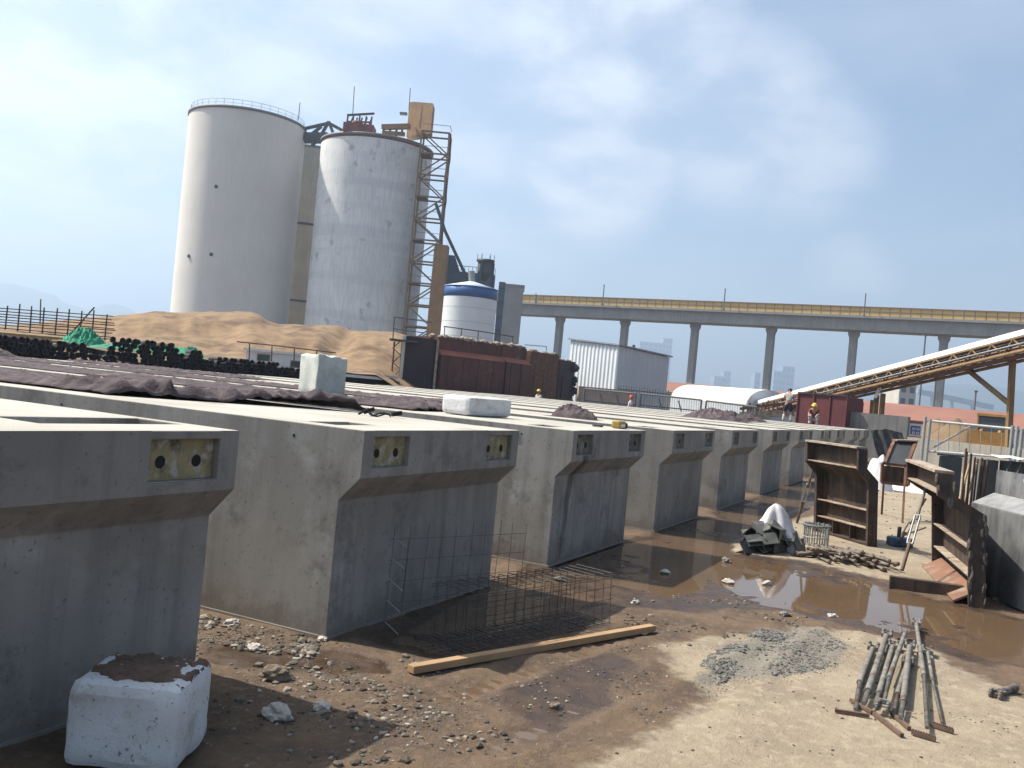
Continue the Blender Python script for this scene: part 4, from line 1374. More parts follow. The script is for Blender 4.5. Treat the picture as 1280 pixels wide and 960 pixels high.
# heap of dark pipes
rr = random.Random(9)
pp = None
X = 13.6
rp = .092
sp_ = 2 * rp / math.cos(R(40)) * 1.03
cols = int((29.2 - 13.6) / sp_)
n_p = 0
have = set()
for lay in range(6):
    for i in range(cols):
        x = 13.6 + sp_ * (i + .5 * (lay % 2))
        f = (x - 13.6) / 15.6
        hN = 3.3 if f < .22 else (2.1 if f < .27 else (5.4 if f < .46 else (4.2 if f < .55 else (2.2 if f < .60 else 3.6 - 3.2 * (f - .60)))))
        hN += .6 + .9 * noise.noise((x * .55, 0, 3))
        if lay + .5 > hN or n_p >= 300: continue
        if lay and not ((lay - 1, i) in have and ((lay - 1, i + (1 if lay % 2 else -1)) in have)): continue
        have.add((lay, i))
        y = 21.6 + rr.uniform(-.16, .16)
        z = 1.40 + rp + lay * rp * 1.74 + rr.uniform(-.01, .015)
        if pp is None:
            n = 12
            mb = MB()
            ri, L_ = rp * .66, 3.2
            vs_, fs_ = [], []
            for (r_, yy) in ((rp, 0), (rp, L_), (ri, L_), (ri, 0)):
                for k in range(n): vs_.append((r_ * math.cos(2 * math.pi * k / n), yy, r_ * math.sin(2 * math.pi * k / n)))
            for j in range(4):
                for k in range(n): fs_.append((j * n + k, j * n + (k + 1) % n, ((j + 1) % 4) * n + (k + 1) % n, ((j + 1) % 4) * n + k))
            mb.add(vs_, fs_)
            for yy in (.22, L_ - .22): mb.add([(ri * math.cos(2 * math.pi * k / n), yy, ri * math.sin(2 * math.pi * k / n)) for k in range(n)], [tuple(range(n))])
            pp = mb.build('steel_pipe', M['pipe'], loc=(0, 0, 0), label='dark rusty steel pipe in the long heap behind the far ends of the beams', cat='steel pipe', group='heap of dark steel pipes')
            o = pp
        else:
            o = pp.copy(); COL.objects.link(o)
        o.location = (x, y, z)
        o.rotation_euler = (0, 0, R(-40) + rr.gauss(0, .012))
        n_p += 1

# green nets
def netheap(label, px, d, w, dep, h, sd, yb):
    c = AT(px, d)
    zb = ZH(px, yb, d)

    def fn(a_, b_):
        A_, B_ = (a_ - .5) * 2, (b_ - .5) * 2
        r_ = min(1, math.hypot(A_, B_))
        f_ = 1 - abs(noise.noise((A_ * 4.2 + sd, B_ * 2.2, sd))) * .6 - abs(noise.noise((A_ * 11 + sd, B_ * 8, sd))) * .6
        return c + rh * (A_ * w) + fh * (B_ * dep) + Vector((0, 0, zb + h * max(0, 1 - r_ ** 1.6) * (.35 + .75 * f_ ** 2) + .06 * f_ * h))
    MB().grid(80, 50, fn).build('debris_net', M['net'], loc=c + Vector((0, 0, zb)), label=label, cat='net', group='green debris nets')


netheap('tall green net heap beside the rusty rebar wall', 104, 37, .95, .9, .80, 2, 433)
netheap('long flat strip of green net lying behind the dark pipes', 185, 36, 2.4, .7, .45, 5, 441)
netheap('small green net bundle at the right end of the green strip', 238, 37, .6, .6, .42, 8, 446)

# pale bamboo poles
for k in range(16):
    d = 31 + .25 * k
    a_ = PD(-30 + rr.uniform(-10, 10), 413 + k * 1.25, d)
    c = PD(66 + rr.uniform(-14, 14), 422 + k * 1.1 + rr.uniform(-1, 1), d + 1.5)
    MB().tube(a_, c, .05, 7).build('bamboo_pole', M['bamboo'], loc=a_, label='pale bamboo pole in the layer between the rebar wall and the dark pipes', cat='pole', group='layer of pale bamboo poles')

# rusty rebar wall
D = 43.0
c0, c1 = AT(-45, D - 1), AT(146, D + 1)
t = thing('rebar_wall', c0, 'rusty mesh of upright and level reinforcing bars left of the sand heap', 'rebar wall')
for k in range(12):
    x = -38 + k * 15.6
    yt, yb_ = 376 + (x + 38) * .085, 418 + (x + 38) * .075
    dd = D - 1 + 2 * (x + 45) / 191
    MB().tube(PD(x - 4.0, yb_ + 8, dd), PD(x + rr.uniform(-.8, .8), yt + rr.uniform(-2, 3), dd), .035, 6).build('upright_bar', M['rebar'], t)
for k in range(10):
    f = k / 9
    a_, c = PD(-45, 382 + 31 * f, D - 1), PD(143 + rr.uniform(-3, 2), 396 + 32 * f + rr.uniform(-1, 1), D + 1)
    MB().tube(a_, c, .024, 6).build('level_bar', M['rebar'], t)
MB().tube(PD(84, 422, D + .3), PD(118, 384, D + .9), .04, 6).build('brace', M['rebar'], t)
MB().tube(PD(50, 405, D), PD(51, 374, D), .03, 6).build('upright_bar', M['rebar'], t)

# white site cabin behind the pipes
def facing_box(nm, label, cat, xl, xr, yt, d, depth, m_, group=None, z0=0.0, roof=None, ov=.12):
    a_, c = AY(xl, yt, d), AY(xr, yt, d)
    zt = ZH(xl, yt, d)
    dv = (c - a_).normalized()
    bk = Vector((-dv.y, dv.x, 0))
    if bk.dot(a_ - CAM) < 0: bk = -bk
    t = thing(nm, Vector((a_.x, a_.y, z0)), label, cat, group)
    MB().prism([a_ + Vector((0, 0, z0)), c + Vector((0, 0, z0)), c + bk * depth + Vector((0, 0, z0)), a_ + bk * depth + Vector((0, 0, z0))], (0, 0, zt - z0)).build('wall', m_, t)
    if roof:
        e_ = [a_ - dv * ov - bk * ov, c + dv * ov - bk * ov, c + dv * ov + bk * (depth + ov), a_ - dv * ov + bk * (depth + ov)]
        MB().prism([p + Vector((0, 0, zt + .003)) for p in e_], (0, 0, .12)).build('roof', roof, t)
    return t, a_, c, dv, bk, zt


def window(t, p, dv, bk, w, h, frame=M['board_white'], glass=M['glass']):
    f_ = MB()
    up = Vector((0, 0, 1))
    o_ = -bk * .03
    for a_, b_, wd, hh in ((p - dv * w / 2, p + dv * w / 2, 0, 0),):
        pass
    wnd = MB().prism([p - dv * (w / 2), p + dv * (w / 2), p + dv * (w / 2) + up * h, p - dv * (w / 2) + up * h], o_).build('window', frame, t)
    MB().prism([p - dv * (w / 2 - .06) + o_ * 1.02 + up * .06, p + dv * (w / 2 - .06) + o_ * 1.02 + up * .06, p + dv * (w / 2 - .06) + o_ * 1.02 + up * (h - .06), p - dv * (w / 2 - .06) + o_ * 1.02 + up * (h - .06)], o_ * .4).build('pane', glass, wnd)
    return wnd


t, a_, c, dv, bk, zt = facing_box('site_cabin', 'low white site cabin with two small windows behind the dark pipes', 'cabin', 308, 398, 438, 44, 2.4, M['sheet_white'], roof=M['sheet_white'], z0=0)
for px in (329, 371):
    p = PD(px, HZ(px) - 5, 44); p.z = ZH(px, 451.5 + (px - 329) * .2, 44)
    window(t, p, dv, bk, .62, .34, M['galv_dark'])
t = thing('handrail', AT(300, 43), 'thin brown handrail running along the foot of the sand heap', 'handrail')
rail = MB().path([PD(296, 427, 43), PD(345, 432, 43), PD(420, 441, 43)], .03, 6).build('rail', M['rebar'], t)
for px in (312, 340, 368, 396): MB().tube(PD(px, 428 + (px - 296) * .108, 43), AT(px, 43, 1.4), .03, 6).build('post', M['rebar'], t)
a_, c = AT(434, 46), AT(496, 47)
t = thing('steel_stack', a_, 'low dark stack of steel beams right of the tall green block', 'steel stack')
MB().bar(a_ + Vector((0, 0, .85)), c + Vector((0, 0, .85)), 1.2, 1.7).build('dark_beams', M['mould_dark'], t)
MB().bar(a_ + Vector((0, 0, 1.9)), c + Vector((0, 0, 1.9)), .5, .12).build('pale_beam', M['concrete_pale'], t)

# ---------------------------------------------------------------- the tall red mould
D = 50.0
pl = AT(503, D - 1)
t = thing('upright_steel_sheet', pl, 'upright purple dark steel panel with a pale left edge, left of the red brown mould', 'steel panel')
pr = AT(541, D - .2)
z1, z2 = ZH(503, 419, D - 1), ZH(541, 424, D - .2)
MB().prism([pl, pr, pr + Vector((0, 0, z2)), pl + Vector((0, 0, z1))], fh * .25).build('plate', M['mould_dark'], t)
MB().bar(pl - rh * .09 - fh * .05, pl - rh * .09 - fh * .05 + Vector((0, 0, z1)), .16, .2, tuple(fh)).build('edge_strip', M['concrete_pale'], t)
MB().bar(pr + rh * .10 - fh * .05, pr + rh * .10 - fh * .05 + Vector((0, 0, z2)), .12, .2, tuple(fh)).build('edge_strip', M['crust'], t)


def mould_section(label, xl, dl, xr, dr, yl, yr, ledge, m_face, m_ledge, crust_sd, depth=2.6):
    A_, B_ = AT(xl, dl), AT(xr, dr)
    e_ = (B_ - A_); Lg = e_.length; e_.normalize()
    n_ = Vector((e_.y, -e_.x, 0))
    if n_.dot(CAM - A_) < 0: n_ = -n_
    za, zb = ZH(xl, yl, dl), ZH(xr, yr, dr)
    zt = (za + zb) / 2
    t = thing('steel_mould', A_, label, 'mould', 'tall red brown mould sections')

    def q(a_, n__, z): return A_ + e_ * a_ + n_ * n__ + Vector((0, 0, z))
    if ledge:
        MB().prism([q(0, .45, 0), q(0, .45, zt - .98), q(0, -depth, zt - .98), q(0, -depth, 0)], e_ * Lg).build('lower_face', m_face, t)
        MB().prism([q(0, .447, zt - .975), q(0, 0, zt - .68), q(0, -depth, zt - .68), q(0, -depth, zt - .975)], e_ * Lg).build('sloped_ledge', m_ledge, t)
        MB().prism([q(0, -.004, zt - .677), q(0, -.004, zt), q(0, -depth, zt), q(0, -depth, zt - .677)], e_ * Lg).build('upper_face', m_face, t)
    else:
        MB().prism([q(0, .3, 0), q(0, .3, zt), q(0, -depth, zt), q(0, -depth, 0)], e_ * Lg).build('face', m_face, t)
    mb = MB()
    rr = random.Random(crust_sd)
    for k in range(int(Lg * 7)):
        a_ = rr.uniform(0, Lg)
        mb.rock(q(a_, .02 - rr.uniform(0, .7), zt + .03), rr.uniform(.06, .24), rr.randint(0, 99999), (1.3, 1, .8), 1)
    mb.build('mortar_crust', M['crust'], t, kind='stuff')
    for k in range(int(Lg / 1.1)):
        a_ = .5 + k * 1.1
        MB().bar(q(a_, .455 if ledge else .305, .1), q(a_, .455 if ledge else .305, zt - 1.0), .06, .05, tuple(n_)).build('stiffener', m_face, t)
    return t, q, Lg, zt


t, q, Lg, zt = mould_section('red brown mould section with an orange sloped ledge, right of the purple panel', 543, 50, 622, 53.2, 421, 430, True, M['mould'], M['mould_ledge'], 1)
mould_section('narrow red brown mould section with a bright slanting ledge, beside the brown section', 623, 53.3, 654, 55.6, 430, 436, True, M['mould'], M['mould_ledge'], 2)
mould_section('brown crusted mould section with no ledge, behind the yellow helmeted head', 655, 55.8, 690, 58.5, 436, 446, False, M['rust'], M['mould_ledge'], 3)
t4, q4, L4, z4 = mould_section('purple dark mould end section with ragged edge next to the white shed', 691, 58.6, 711, 60, 447, 454, False, M['mould_dark'], M['mould_ledge'], 4)
mb = MB(); rr = random.Random(3)
for k in range(60): mb.rock(q4(L4 + rr.uniform(-.1, .15), rr.uniform(-.6, .45), rr.uniform(.2, z4)), rr.uniform(.08, .22), k, (1, 1, 1), 1)
mb.build('ragged_edge', M['tarp'], t4)
t = thing('handrail', q(0, -1, zt), 'thin dark handrail along the top of the red brown mould', 'handrail')
pts = [PD(555, 408, 52), PD(600, 414, 54), PD(642, 421, 56)]
MB().path(pts, .03, 6).build('rail', M['dark_steel'], t)
for px, yy, d in ((556, 408, 52), (577, 411, 53), (598, 414, 54), (620, 417.5, 55), (641, 421, 56)):
    MB().tube(PD(px, yy, d), PD(px - 1, yy + 14, d), .028, 6).build('post', M['dark_steel'], t)
t = thing('handrail', q(Lg, -1, zt), 'short pale handrail above the brown crusted mould section', 'handrail')
MB().path([PD(656, 431, 58), PD(683, 433, 60), PD(683, 446, 60)], .03, 6).build('rail', M['galv'], t)
# lattice walkway post left of the panel
t = thing('access_tower', AT(493, 49), 'thin rusty lattice access tower with a railed platform left of the purple panel', 'access tower')
for px in (490, 500): MB().tube(AT(px, 49), PD(px + 3, 427, 49), .05, 6).build('leg', M['rust'], t)
for k in range(6):
    y0_, y1_ = 480 - k * 9, 471 - k * 9
    MB().tube(PD(491 if k % 2 else 501, y0_, 49), PD(501 if k % 2 else 491, y1_, 49), .028, 6).build('brace', M['rust'], t)
MB().bar(PD(488, 424.5, 49), PD(524, 428, 49), .8, .10).build('platform', M['dark_steel'], t)
MB().path([PD(491, 424, 49), PD(493, 396, 49), PD(540, 403, 49)], .03, 6).build('rail', M['dark_steel'], t)
MB().path([PD(492, 411, 49), PD(530, 416, 49)], .025, 6).build('rail', M['dark_steel'], t)

# ---------------------------------------------------------------- white corrugated shed
D = 60.0
KC = AT(768, D)
lv = Vector((.42, .907, 0)); rv = Vector((.907, -.42, 0))
zc = ZH(768, 432, D)
LL = 56 / FL * D / .63; LR_ = 72 / FL * D / .76
zl = ZH(712, 424.5, D + LL * .74); zr = ZH(838, 447, D + LR_ * .63)
t = thing('corrugated_shed', KC, 'white corrugated shed with a lean-to roof in the middle distance', 'shed')


def corr(A_, dv_, Lg, za, zb, m_, nm, out, pitch=.30, dep=.035):
    n = int(Lg / pitch)
    top, bot = [], []
    for k in range(n * 4 + 1):
        a_ = Lg * k / (n * 4)
        o_ = dep if k % 4 in (1, 2) else 0
        p = A_ + dv_ * a_ + out * o_
        top.append(p + Vector((0, 0, za + (zb - za) * a_ / Lg))); bot.append(Vector(p))
    mb = MB()
    for k in range(len(top) - 1): mb.add([bot[k], bot[k + 1], top[k + 1], top[k]], [(0, 1, 2, 3)])
    return mb.build(nm, m_, t)


corr(KC, lv, LL, zc, zl, M['sheet_white'], 'corrugated_wall', -rv, .34, .05)
corr(KC, rv, LR_, zc, zr, M['sheet_grey'], 'corrugated_wall', -lv, .5, .02)  # shade of this side put into the greyer sheet colour
P4 = KC + lv * LL + rv * LR_
z4_ = zl + zr - zc
MB().prism([KC + lv * LL, P4, P4 + Vector((0, 0, z4_)), KC + lv * LL + Vector((0, 0, zl))], lv * .04).prism([KC + rv * LR_, P4, P4 + Vector((0, 0, z4_)), KC + rv * LR_ + Vector((0, 0, zr))], rv * .04).build('rear_wall', M['sheet_grey'], t)
ov = .18
MB().prism([KC - lv * ov - rv * ov + Vector((0, 0, zc + .02)), KC + lv * (LL + ov) - rv * ov + Vector((0, 0, zl + .02)), P4 + lv * ov + rv * ov + Vector((0, 0, z4_ + .02)), KC + rv * (LR_ + ov) - lv * ov + Vector((0, 0, zr + .02))], (0, 0, .10)).build('roof', M['roof_grey'], t)
MB().tube(P4 * 0 + KC + rv * LR_ * .38 + lv * .5 + Vector((0, 0, zc - .2)), KC + rv * LR_ * .38 + lv * .5 + Vector((0, 0, zc + .25)), .12, 8).build('vent_pipe', M['galv_dark'], t)
# brick base in front
a_, c = AT(722, 57), AT(790, 57.5)
zb = ZH(740, 484, 57)
MB().bar(a_ + Vector((0, 0, zb / 2)), c + Vector((0, 0, zb / 2)), .4, zb).build('brick_wall', M['brick'], loc=a_, label='low pinkish brick wall at the foot of the white corrugated shed', cat='wall')
# paling fence along the shed
t = thing('paling_fence', AT(772, 58), 'pale paling fence in front of the shaded side of the white shed', 'fence')
for k in range(20):
    px = 773 + k * 3.3
    MB().bar(AT(px, 58.5), PD(px, 481 + (px - 773) * .11, 58.5), .07, .03, tuple(fh)).build('pale', M['galv'], t)
MB().bar(PD(772, 486, 58.4), PD(838, 493, 58.4), .05, .06).build('rail', M['galv_dark'], t)


def pipe_fence(label, xl, xr, yl, yr, d, brace=True, yb_=525):
    t = thing('pipe_fence', AT(xl, d), label, 'fence', 'grey pipe fences')
    for px, yy in ((xl, yl), (xr, yr)):
        MB().tube(AT(px - 1, d), PD(px, yy, d), .055, 7).build('post', M['galv_dark'], t)
    MB().tube(PD(xl, yl, d), PD(xr, yr, d), .05, 7).build('rail', M['galv'], t)
    MB().tube(PD(xl, yl + 14, d), PD(xr, yr + 14, d), .035, 7).build('rail', M['galv_dark'], t)
    n = int((xr - xl) / 3.0)
    for k in range(1, n):
        px = xl + (xr - xl) * k / n
        MB().tube(PD(px - 1.5, yl + (yr - yl) * k / n + 24, d), PD(px, yl + (yr - yl) * k / n + 1, d), .012, 5).build('wire', M['galv'], t)
    if brace:
        for f in (.3, .62):
            px = xl + (xr - xl) * f
            MB().tube(PD(px, yl + (yr - yl) * f + 4, d), AT(px + 16, d - .6), .04, 6).build('brace', M['galv_dark'], t)


pipe_fence('grey pipe fence in front of the brick wall, left of the red helmet', 731, 795, 486, 492, 53)
pipe_fence('grey pipe fence with slanting braces, right of the red helmet', 801, 877, 492, 500, 53)
pipe_fence('grey pipe fence standing in front of the round roofed shed', 883, 946, 501, 509, 53, False)

# round roofed shed
D = 72
A_, B_ = AT(838, D + 7), AT(933, D)
dv = (B_ - A_).normalized(); bk = Vector((-dv.y, dv.x, 0))
if bk.dot(A_ - CAM) < 0: bk = -bk
wd, zs0 = 5.0, ZH(930, 505, D)
zt = ZH(900, 482, D + 2)
t = thing('vaulted_shed', A_, 'long white shed with a rounded roof behind the pipe fences', 'shed')
prof_ = [(0, zs0)] + [(wd / 2 - wd / 2 * math.cos(math.pi * k / 12), zs0 + (zt - zs0) * math.sin(math.pi * k / 12)) for k in range(1, 12)] + [(wd, zs0)]
Lg = (B_ - A_).length
mb = MB()
for (a0_, z0_), (a1_, z1_) in zip(prof_[:-1], prof_[1:]):
    mb.add([A_ + bk * a0_ + Vector((0, 0, z0_)), B_ + bk * a0_ + Vector((0, 0, z0_)), B_ + bk * a1_ + Vector((0, 0, z1_)), A_ + bk * a1_ + Vector((0, 0, z1_))], [(0, 1, 2, 3)], True)
mb.build('roof', M['roof_cream'], t)
MB().prism([A_, B_, B_ + bk * wd, A_ + bk * wd], (0, 0, zs0 - .01)).build('wall', M['sheet_grey'], t)
MB().prism([B_ + bk * a0_ + Vector((0, 0, z0_)) for a0_, z0_ in prof_], -dv * .1).build('gable', M['sheet_grey'], t)

# ---------------------------------------------------------------- wine red box behind the workers
D = 48.5
A_, B_ = AT(996, D + 2.2), AT(1058, D)
zt = ZH(1030, 494, D + 1)
dv = (B_ - A_).normalized(); bk = Vector((-dv.y, dv.x, 0))
if bk.dot(A_ - CAM) < 0: bk = -bk
t = thing('steel_tank', A_, 'wine red steel box behind the two workers at the end of the row', 'tank')
zz = ZH(1000, 492, D + 2.2)
MB().prism([A_, B_, B_ + bk * 1.6, A_ + bk * 1.6], (0, 0, zz)).build('shell', M['tank_red'], t)
MB().bar(A_ + Vector((0, 0, zz + .05)) - bk * .02, B_ + Vector((0, 0, zz + .05)) - bk * .02, .14, .09).build('rim', M['mould_dark'], t)
for f in (.0, .33, .66, .985): MB().bar(A_ + (B_ - A_) * f - bk * .035, A_ + (B_ - A_) * f - bk * .035 + Vector((0, 0, zz)), .07, .06, tuple(bk)).build('stiffener', M['tank_red'], t)

# ---------------------------------------------------------------- inclined conveyor
Dn, Df = 44.0, 74.0
P_far = PD(948, 505.5, Df); P_near = PD(1330, 407.5, Dn - 3.2)
e_ = (P_near - P_far).normalized()
side = Vector((e_.y, -e_.x, 0)).normalized()
if side.dot(CAM - P_near) < 0: side = -side
up_ = side.cross(e_)
if up_.z < 0: up_ = -up_
t = thing('belt_conveyor', AT(1268, 45.5), 'long inclined conveyor with a white hood and ochre truss rising to the right', 'conveyor')
mb = MB()
LC = (P_near - P_far).length
hw = .75
pr_ = [(-hw, -.18), (-hw, .05), (-hw * .7, .16), (0, .22), (hw * .7, .16), (hw, .05), (hw, -.18)]
mb.prism([P_far + side * a_ + up_ * b_ for a_, b_ in pr_], P_near - P_far)
mb.build('hood', M['hood'], t)
for s_ in (-1, 1):
    for b_, r_ in ((-.26, .05), (-.92, .10)):
        MB().tube(P_far + side * s_ * hw + up_ * b_, P_near + side * s_ * hw + up_ * b_, r_, 6).build('chord', M['yellow'], t)
n = 44
for s_ in (-1, 1):
    for k in range(n):
        a_ = P_far + e_ * (LC * k / n) + side * s_ * hw
        c = P_far + e_ * (LC * (k + 1) / n) + side * s_ * hw
        if k % 2: MB().bar(a_ + up_ * -.26, c + up_ * -.92, .06, .06).build('diagonal', M['yellow'], t)
        else: MB().bar(a_ + up_ * -.92, c + up_ * -.26, .06, .06).build('diagonal', M['yellow'], t)
for k in range(40):
    a_ = P_far + e_ * (LC * (k + .5) / 40) + up_ * -.58
    MB().tube(a_ - side * .6, a_ + side * .6, .07, 7).build('roller', M['red_steel'], t)
MB().bar(P_far + up_ * -.42, P_near + up_ * -.42, 1.1, .03).build('belt', M['dark_steel'], t)
MB().tube(P_far + side * (hw + .12) + up_ * -.60, P_near + side * (hw + .12) + up_ * -.60, .05, 6).build('pipe', M['galv'], t)
for s_ in (-1, 1):
    for b_, r_, mk in ((-.38, .045, 'crust'), (-.52, .05, 'red_steel'), (-.66, .045, 'crust'), (-.80, .05, 'rust')):
        MB().tube(P_far + side * s_ * (hw - .12) + up_ * b_, P_near + side * s_ * (hw - .12) + up_ * b_, r_, 6).build('pipe', M[mk], t)
MB().bar(P_far + up_ * -.90, P_near + up_ * -.90, .6, .04).build('walkway', M['rust'], t)
for px, d, yt in ((1266, 45.2, 446), (1104, 56, 492), (1096, 56.6, 494)):
    MB().bar(AT(px - 3, d), PD(px, yt, d), .24, .24, tuple(fh)).build('leg', M['yellow'], t)
MB().bar(PD(1208, 461, 48.4), PD(1262, 505, 45.3), .2, .2).build('strut', M['yellow'], t)
MB().bar(PD(1101, 482, 55.6), PD(1094, 497, 55.8), .16, .16).build('bracket', M['hood'], t)
for k in range(3): MB().bar(AT(1088 - 12 * k, 59 + 3 * k), PD(1090 - 12 * k, 500 + k * 3, 59 + 3 * k), .15, .15, tuple(fh)).build('leg', M['yellow'], t)
# grey brackets at the foot of the conveyor
t = thing('conveyor_tail', AT(952, 70), 'brown cluttered tail frame of the conveyor left of the standing worker', 'machinery')
rr = random.Random(12)
for k in range(12):
    a_ = PD(928 + k * 5.5, 518 - k * .6, 68); c = PD(930 + k * 5.5 + rr.uniform(-4, 4), 506 - k * .9 + rr.uniform(-2, 2), 68)
    MB().bar(a_, c, .12, .12, tuple(fh)).build('post', M['crust'], t)
MB().bar(PD(925, 519, 68), PD(993, 516, 67), .6, .5).build('sill_beam', M['crust'], t)
MB().bar(PD(925, 511, 68), PD(993, 503, 67), .3, .2).build('cross_beam', M['rust'], t)

# ---------------------------------------------------------------- right background
def long_roof(label, xl, xr, yl, yr, d1, d2, drop, depth, m_roof):
    A_, B_ = AT(xl, d1), AT(xr, d2)
    dv = (B_ - A_).normalized(); bk = Vector((-dv.y, dv.x, 0))
    if bk.dot(A_ - CAM) < 0: bk = -bk
    zr_ = (ZH(xl, yl, d1) + ZH(xr, yr, d2)) / 2
    t = thing('long_shed', A_, label, 'shed', 'salmon roofed sheds')
    MB().prism([A_ + Vector((0, 0, zr_ - drop)), A_ + bk * depth / 2 + Vector((0, 0, zr_)), A_ + bk * depth + Vector((0, 0, zr_ - drop)), A_ + bk * depth / 2 + Vector((0, 0, zr_ - .12))], B_ - A_).build('roof', m_roof, t)
    MB().prism([A_ + bk * .3, B_ + bk * .3, B_ + bk * (depth - .3), A_ + bk * (depth - .3)], (0, 0, zr_ - drop - .05)).build('wall', M['beige'], t)
    for k in range(int((B_ - A_).length / 5)):
        p = A_ + dv * (2.5 + 5 * k) + bk * .3 + Vector((0, 0, .8))
        window(t, p, dv, bk, 1.4, .9)


long_roof('long low shed with a salmon roof under the conveyor, right of the red box', 1062, 1420, 499, 526, 96, 84, 1.7, 14, M['roof_red'])
long_roof('salmon roofed shed behind the round roofed shed', 822, 1000, 474, 490, 128, 122, 1.5, 16, M['roof_red'])

# site office with a blue notice board
t, a_, c, dv, bk, zt = facing_box('guard_booth', 'small red and white booth with a blue notice board right of the concrete wall', 'booth', 1127, 1153, 527, 50, 1.5, M['red_paint'], roof=M['roof_red'])
p = PD(1145, 534, 50)
MB().prism([AT(1136, 50, ZH(1140, 545, 50)) - bk * .02, AT(1152, 50, ZH(1140, 545, 50)) - bk * .02, AT(1152, 50, ZH(1140, 529, 50)) - bk * .02, AT(1136, 50, ZH(1140, 529, 50)) - bk * .02], -bk * .03).build('white_panel', M['board_white'], t)
bd = MB().prism([AT(1138, 50, ZH(1140, 543, 50)) - bk * .06, AT(1150, 50, ZH(1140, 543, 50)) - bk * .06, AT(1150, 50, ZH(1140, 532, 50)) - bk * .06, AT(1138, 50, ZH(1140, 532, 50)) - bk * .06], -bk * .03).build('notice_board', M['board_blue'], t)
mb = MB()
for j in range(2):
    for i in range(2):
        x_, y_ = 1140 + i * 5.2, 534.5 + j * 5
        p0, p1 = AT(x_, 50, ZH(1140, y_ + 2.6, 50)) - bk * .092, AT(x_ + 3.4, 50, ZH(1140, y_, 50)) - bk * .092
        h_ = Vector((0, 0, p1.z - p0.z)); w_ = Vector((p1.x - p0.x, p1.y - p0.y, 0))
        for f in (0, .5, 1): mb.bar(p0 + h_ * f, p0 + w_ + h_ * f, .02, .03, tuple(bk))
        for f in (.1, .9): mb.bar(p0 + w_ * f, p0 + w_ * f + h_, .03, .02, tuple(bk))
mb.build('white_characters', M['board_white'], bd)

# long concrete kerb wall and pipe gates at the right
a_, c = AT(1140, 44), AT(1330, 36)
zt = ZH(1200, 553, 41)
MB().bar(a_ + Vector((0, 0, zt / 2)), c + Vector((0, 0, zt / 2)), .4, zt).build('concrete_wall', M['concrete_wall'], loc=a_, label='long low pale concrete wall below the loader, behind the pipe gate', cat='wall')


def pipe_gate(label, xl, xr, yl, yr, d1, d2, diag):
    t = thing('pipe_gate', AT(xl, d1), label, 'gate', 'galvanised pipe gates')
    for px, yy, d in ((xl, yl, d1), (xl + 6, yl + 3, d1 - .3), (xr, yr, d2)):
        MB().tube(AT(px - 2, d), PD(px, yy, d), .06, 8).build('post', M['galv'], t)
    MB().tube(PD(xl + 4, yl + 5, d1), PD(xr, yr + 4, d2), .05, 8).build('rail', M['galv'], t)
    MB().tube(PD(xl + 4, yl + 43, d1), PD(xr, yr + 40, d2), .05, 8).build('rail', M['galv'], t)
    if diag: MB().tube(PD(xl + 10, yl + 38, d1), PD(xl + (xr - xl) * .55, yl + 10, (d1 + d2) / 2), .04, 8).build('brace', M['galv'], t)
    for k in range(7):
        f = (k + 1) / 8
        MB().tube(PD(xl + 4 + (xr - xl - 4) * f - 2, yl + 43 + (yr - yl - 3) * f, d1 + (d2 - d1) * f), PD(xl + 4 + (xr - xl - 4) * f, yl + 5 + (yr - yl - 1) * f, d1 + (d2 - d1) * f), .014, 5).build('wire', M['galv'], t)


pipe_gate('galvanised pipe gate with a diagonal brace in front of the yellow loader', 1157, 1266, 521, 532, 37, 33, True)
pipe_gate('galvanised pipe gate cut off by the right picture edge, in front of the conveyor leg', 1272, 1350, 533, 541, 32, 29, False)

# sand piles beyond
def pile(label, px, d, w, h, m_, sd):
    c = AT(px, d)

    def fn(a_, b_):
        A_, B_ = (a_ - .5) * 2, (b_ - .5) * 2
        r_ = min(1, math.hypot(A_, B_))
        return c + rh * (A_ * w) + fh * (B_ * w) + Vector((0, 0, -.05 + h * max(0, (1 - r_)) ** .9 * (1 + .12 * noise.noise((A_ * 3 + sd, B_ * 3, sd)))))
    MB().grid(34, 34, fn).build('sand_pile', m_, loc=c, label=label, cat='sand pile')


pile('left one of two brown sand piles beyond the pipe gate', 1172, 74, 3.4, ZH(1172, 521, 74), M['sand_dark'], 2)
pile('right one of two brown sand piles beyond the pipe gate', 1197, 72, 3.2, ZH(1197, 520, 72), M['sand_dark'], 5)

# wheel loader, seen from the side
c = AT(1240, 56)
t = thing('wheel_loader', c, 'yellow wheel loader parked beyond the pipe gate', 'loader')
lx = (-rh * .55 - fh * .83).normalized(); ly = Vector((-lx.y, lx.x, 0))
KS = 1.22


def lp(a_, b_, z): return c + (lx * a_ + ly * b_ + Vector((0, 0, z))) * KS


def lbox(a0, a1, b0, b1, z0, z1): return MB().prism([lp(a0, b0, z0), lp(a1, b0, z0), lp(a1, b1, z0), lp(a0, b1, z0)], (0, 0, (z1 - z0) * KS))


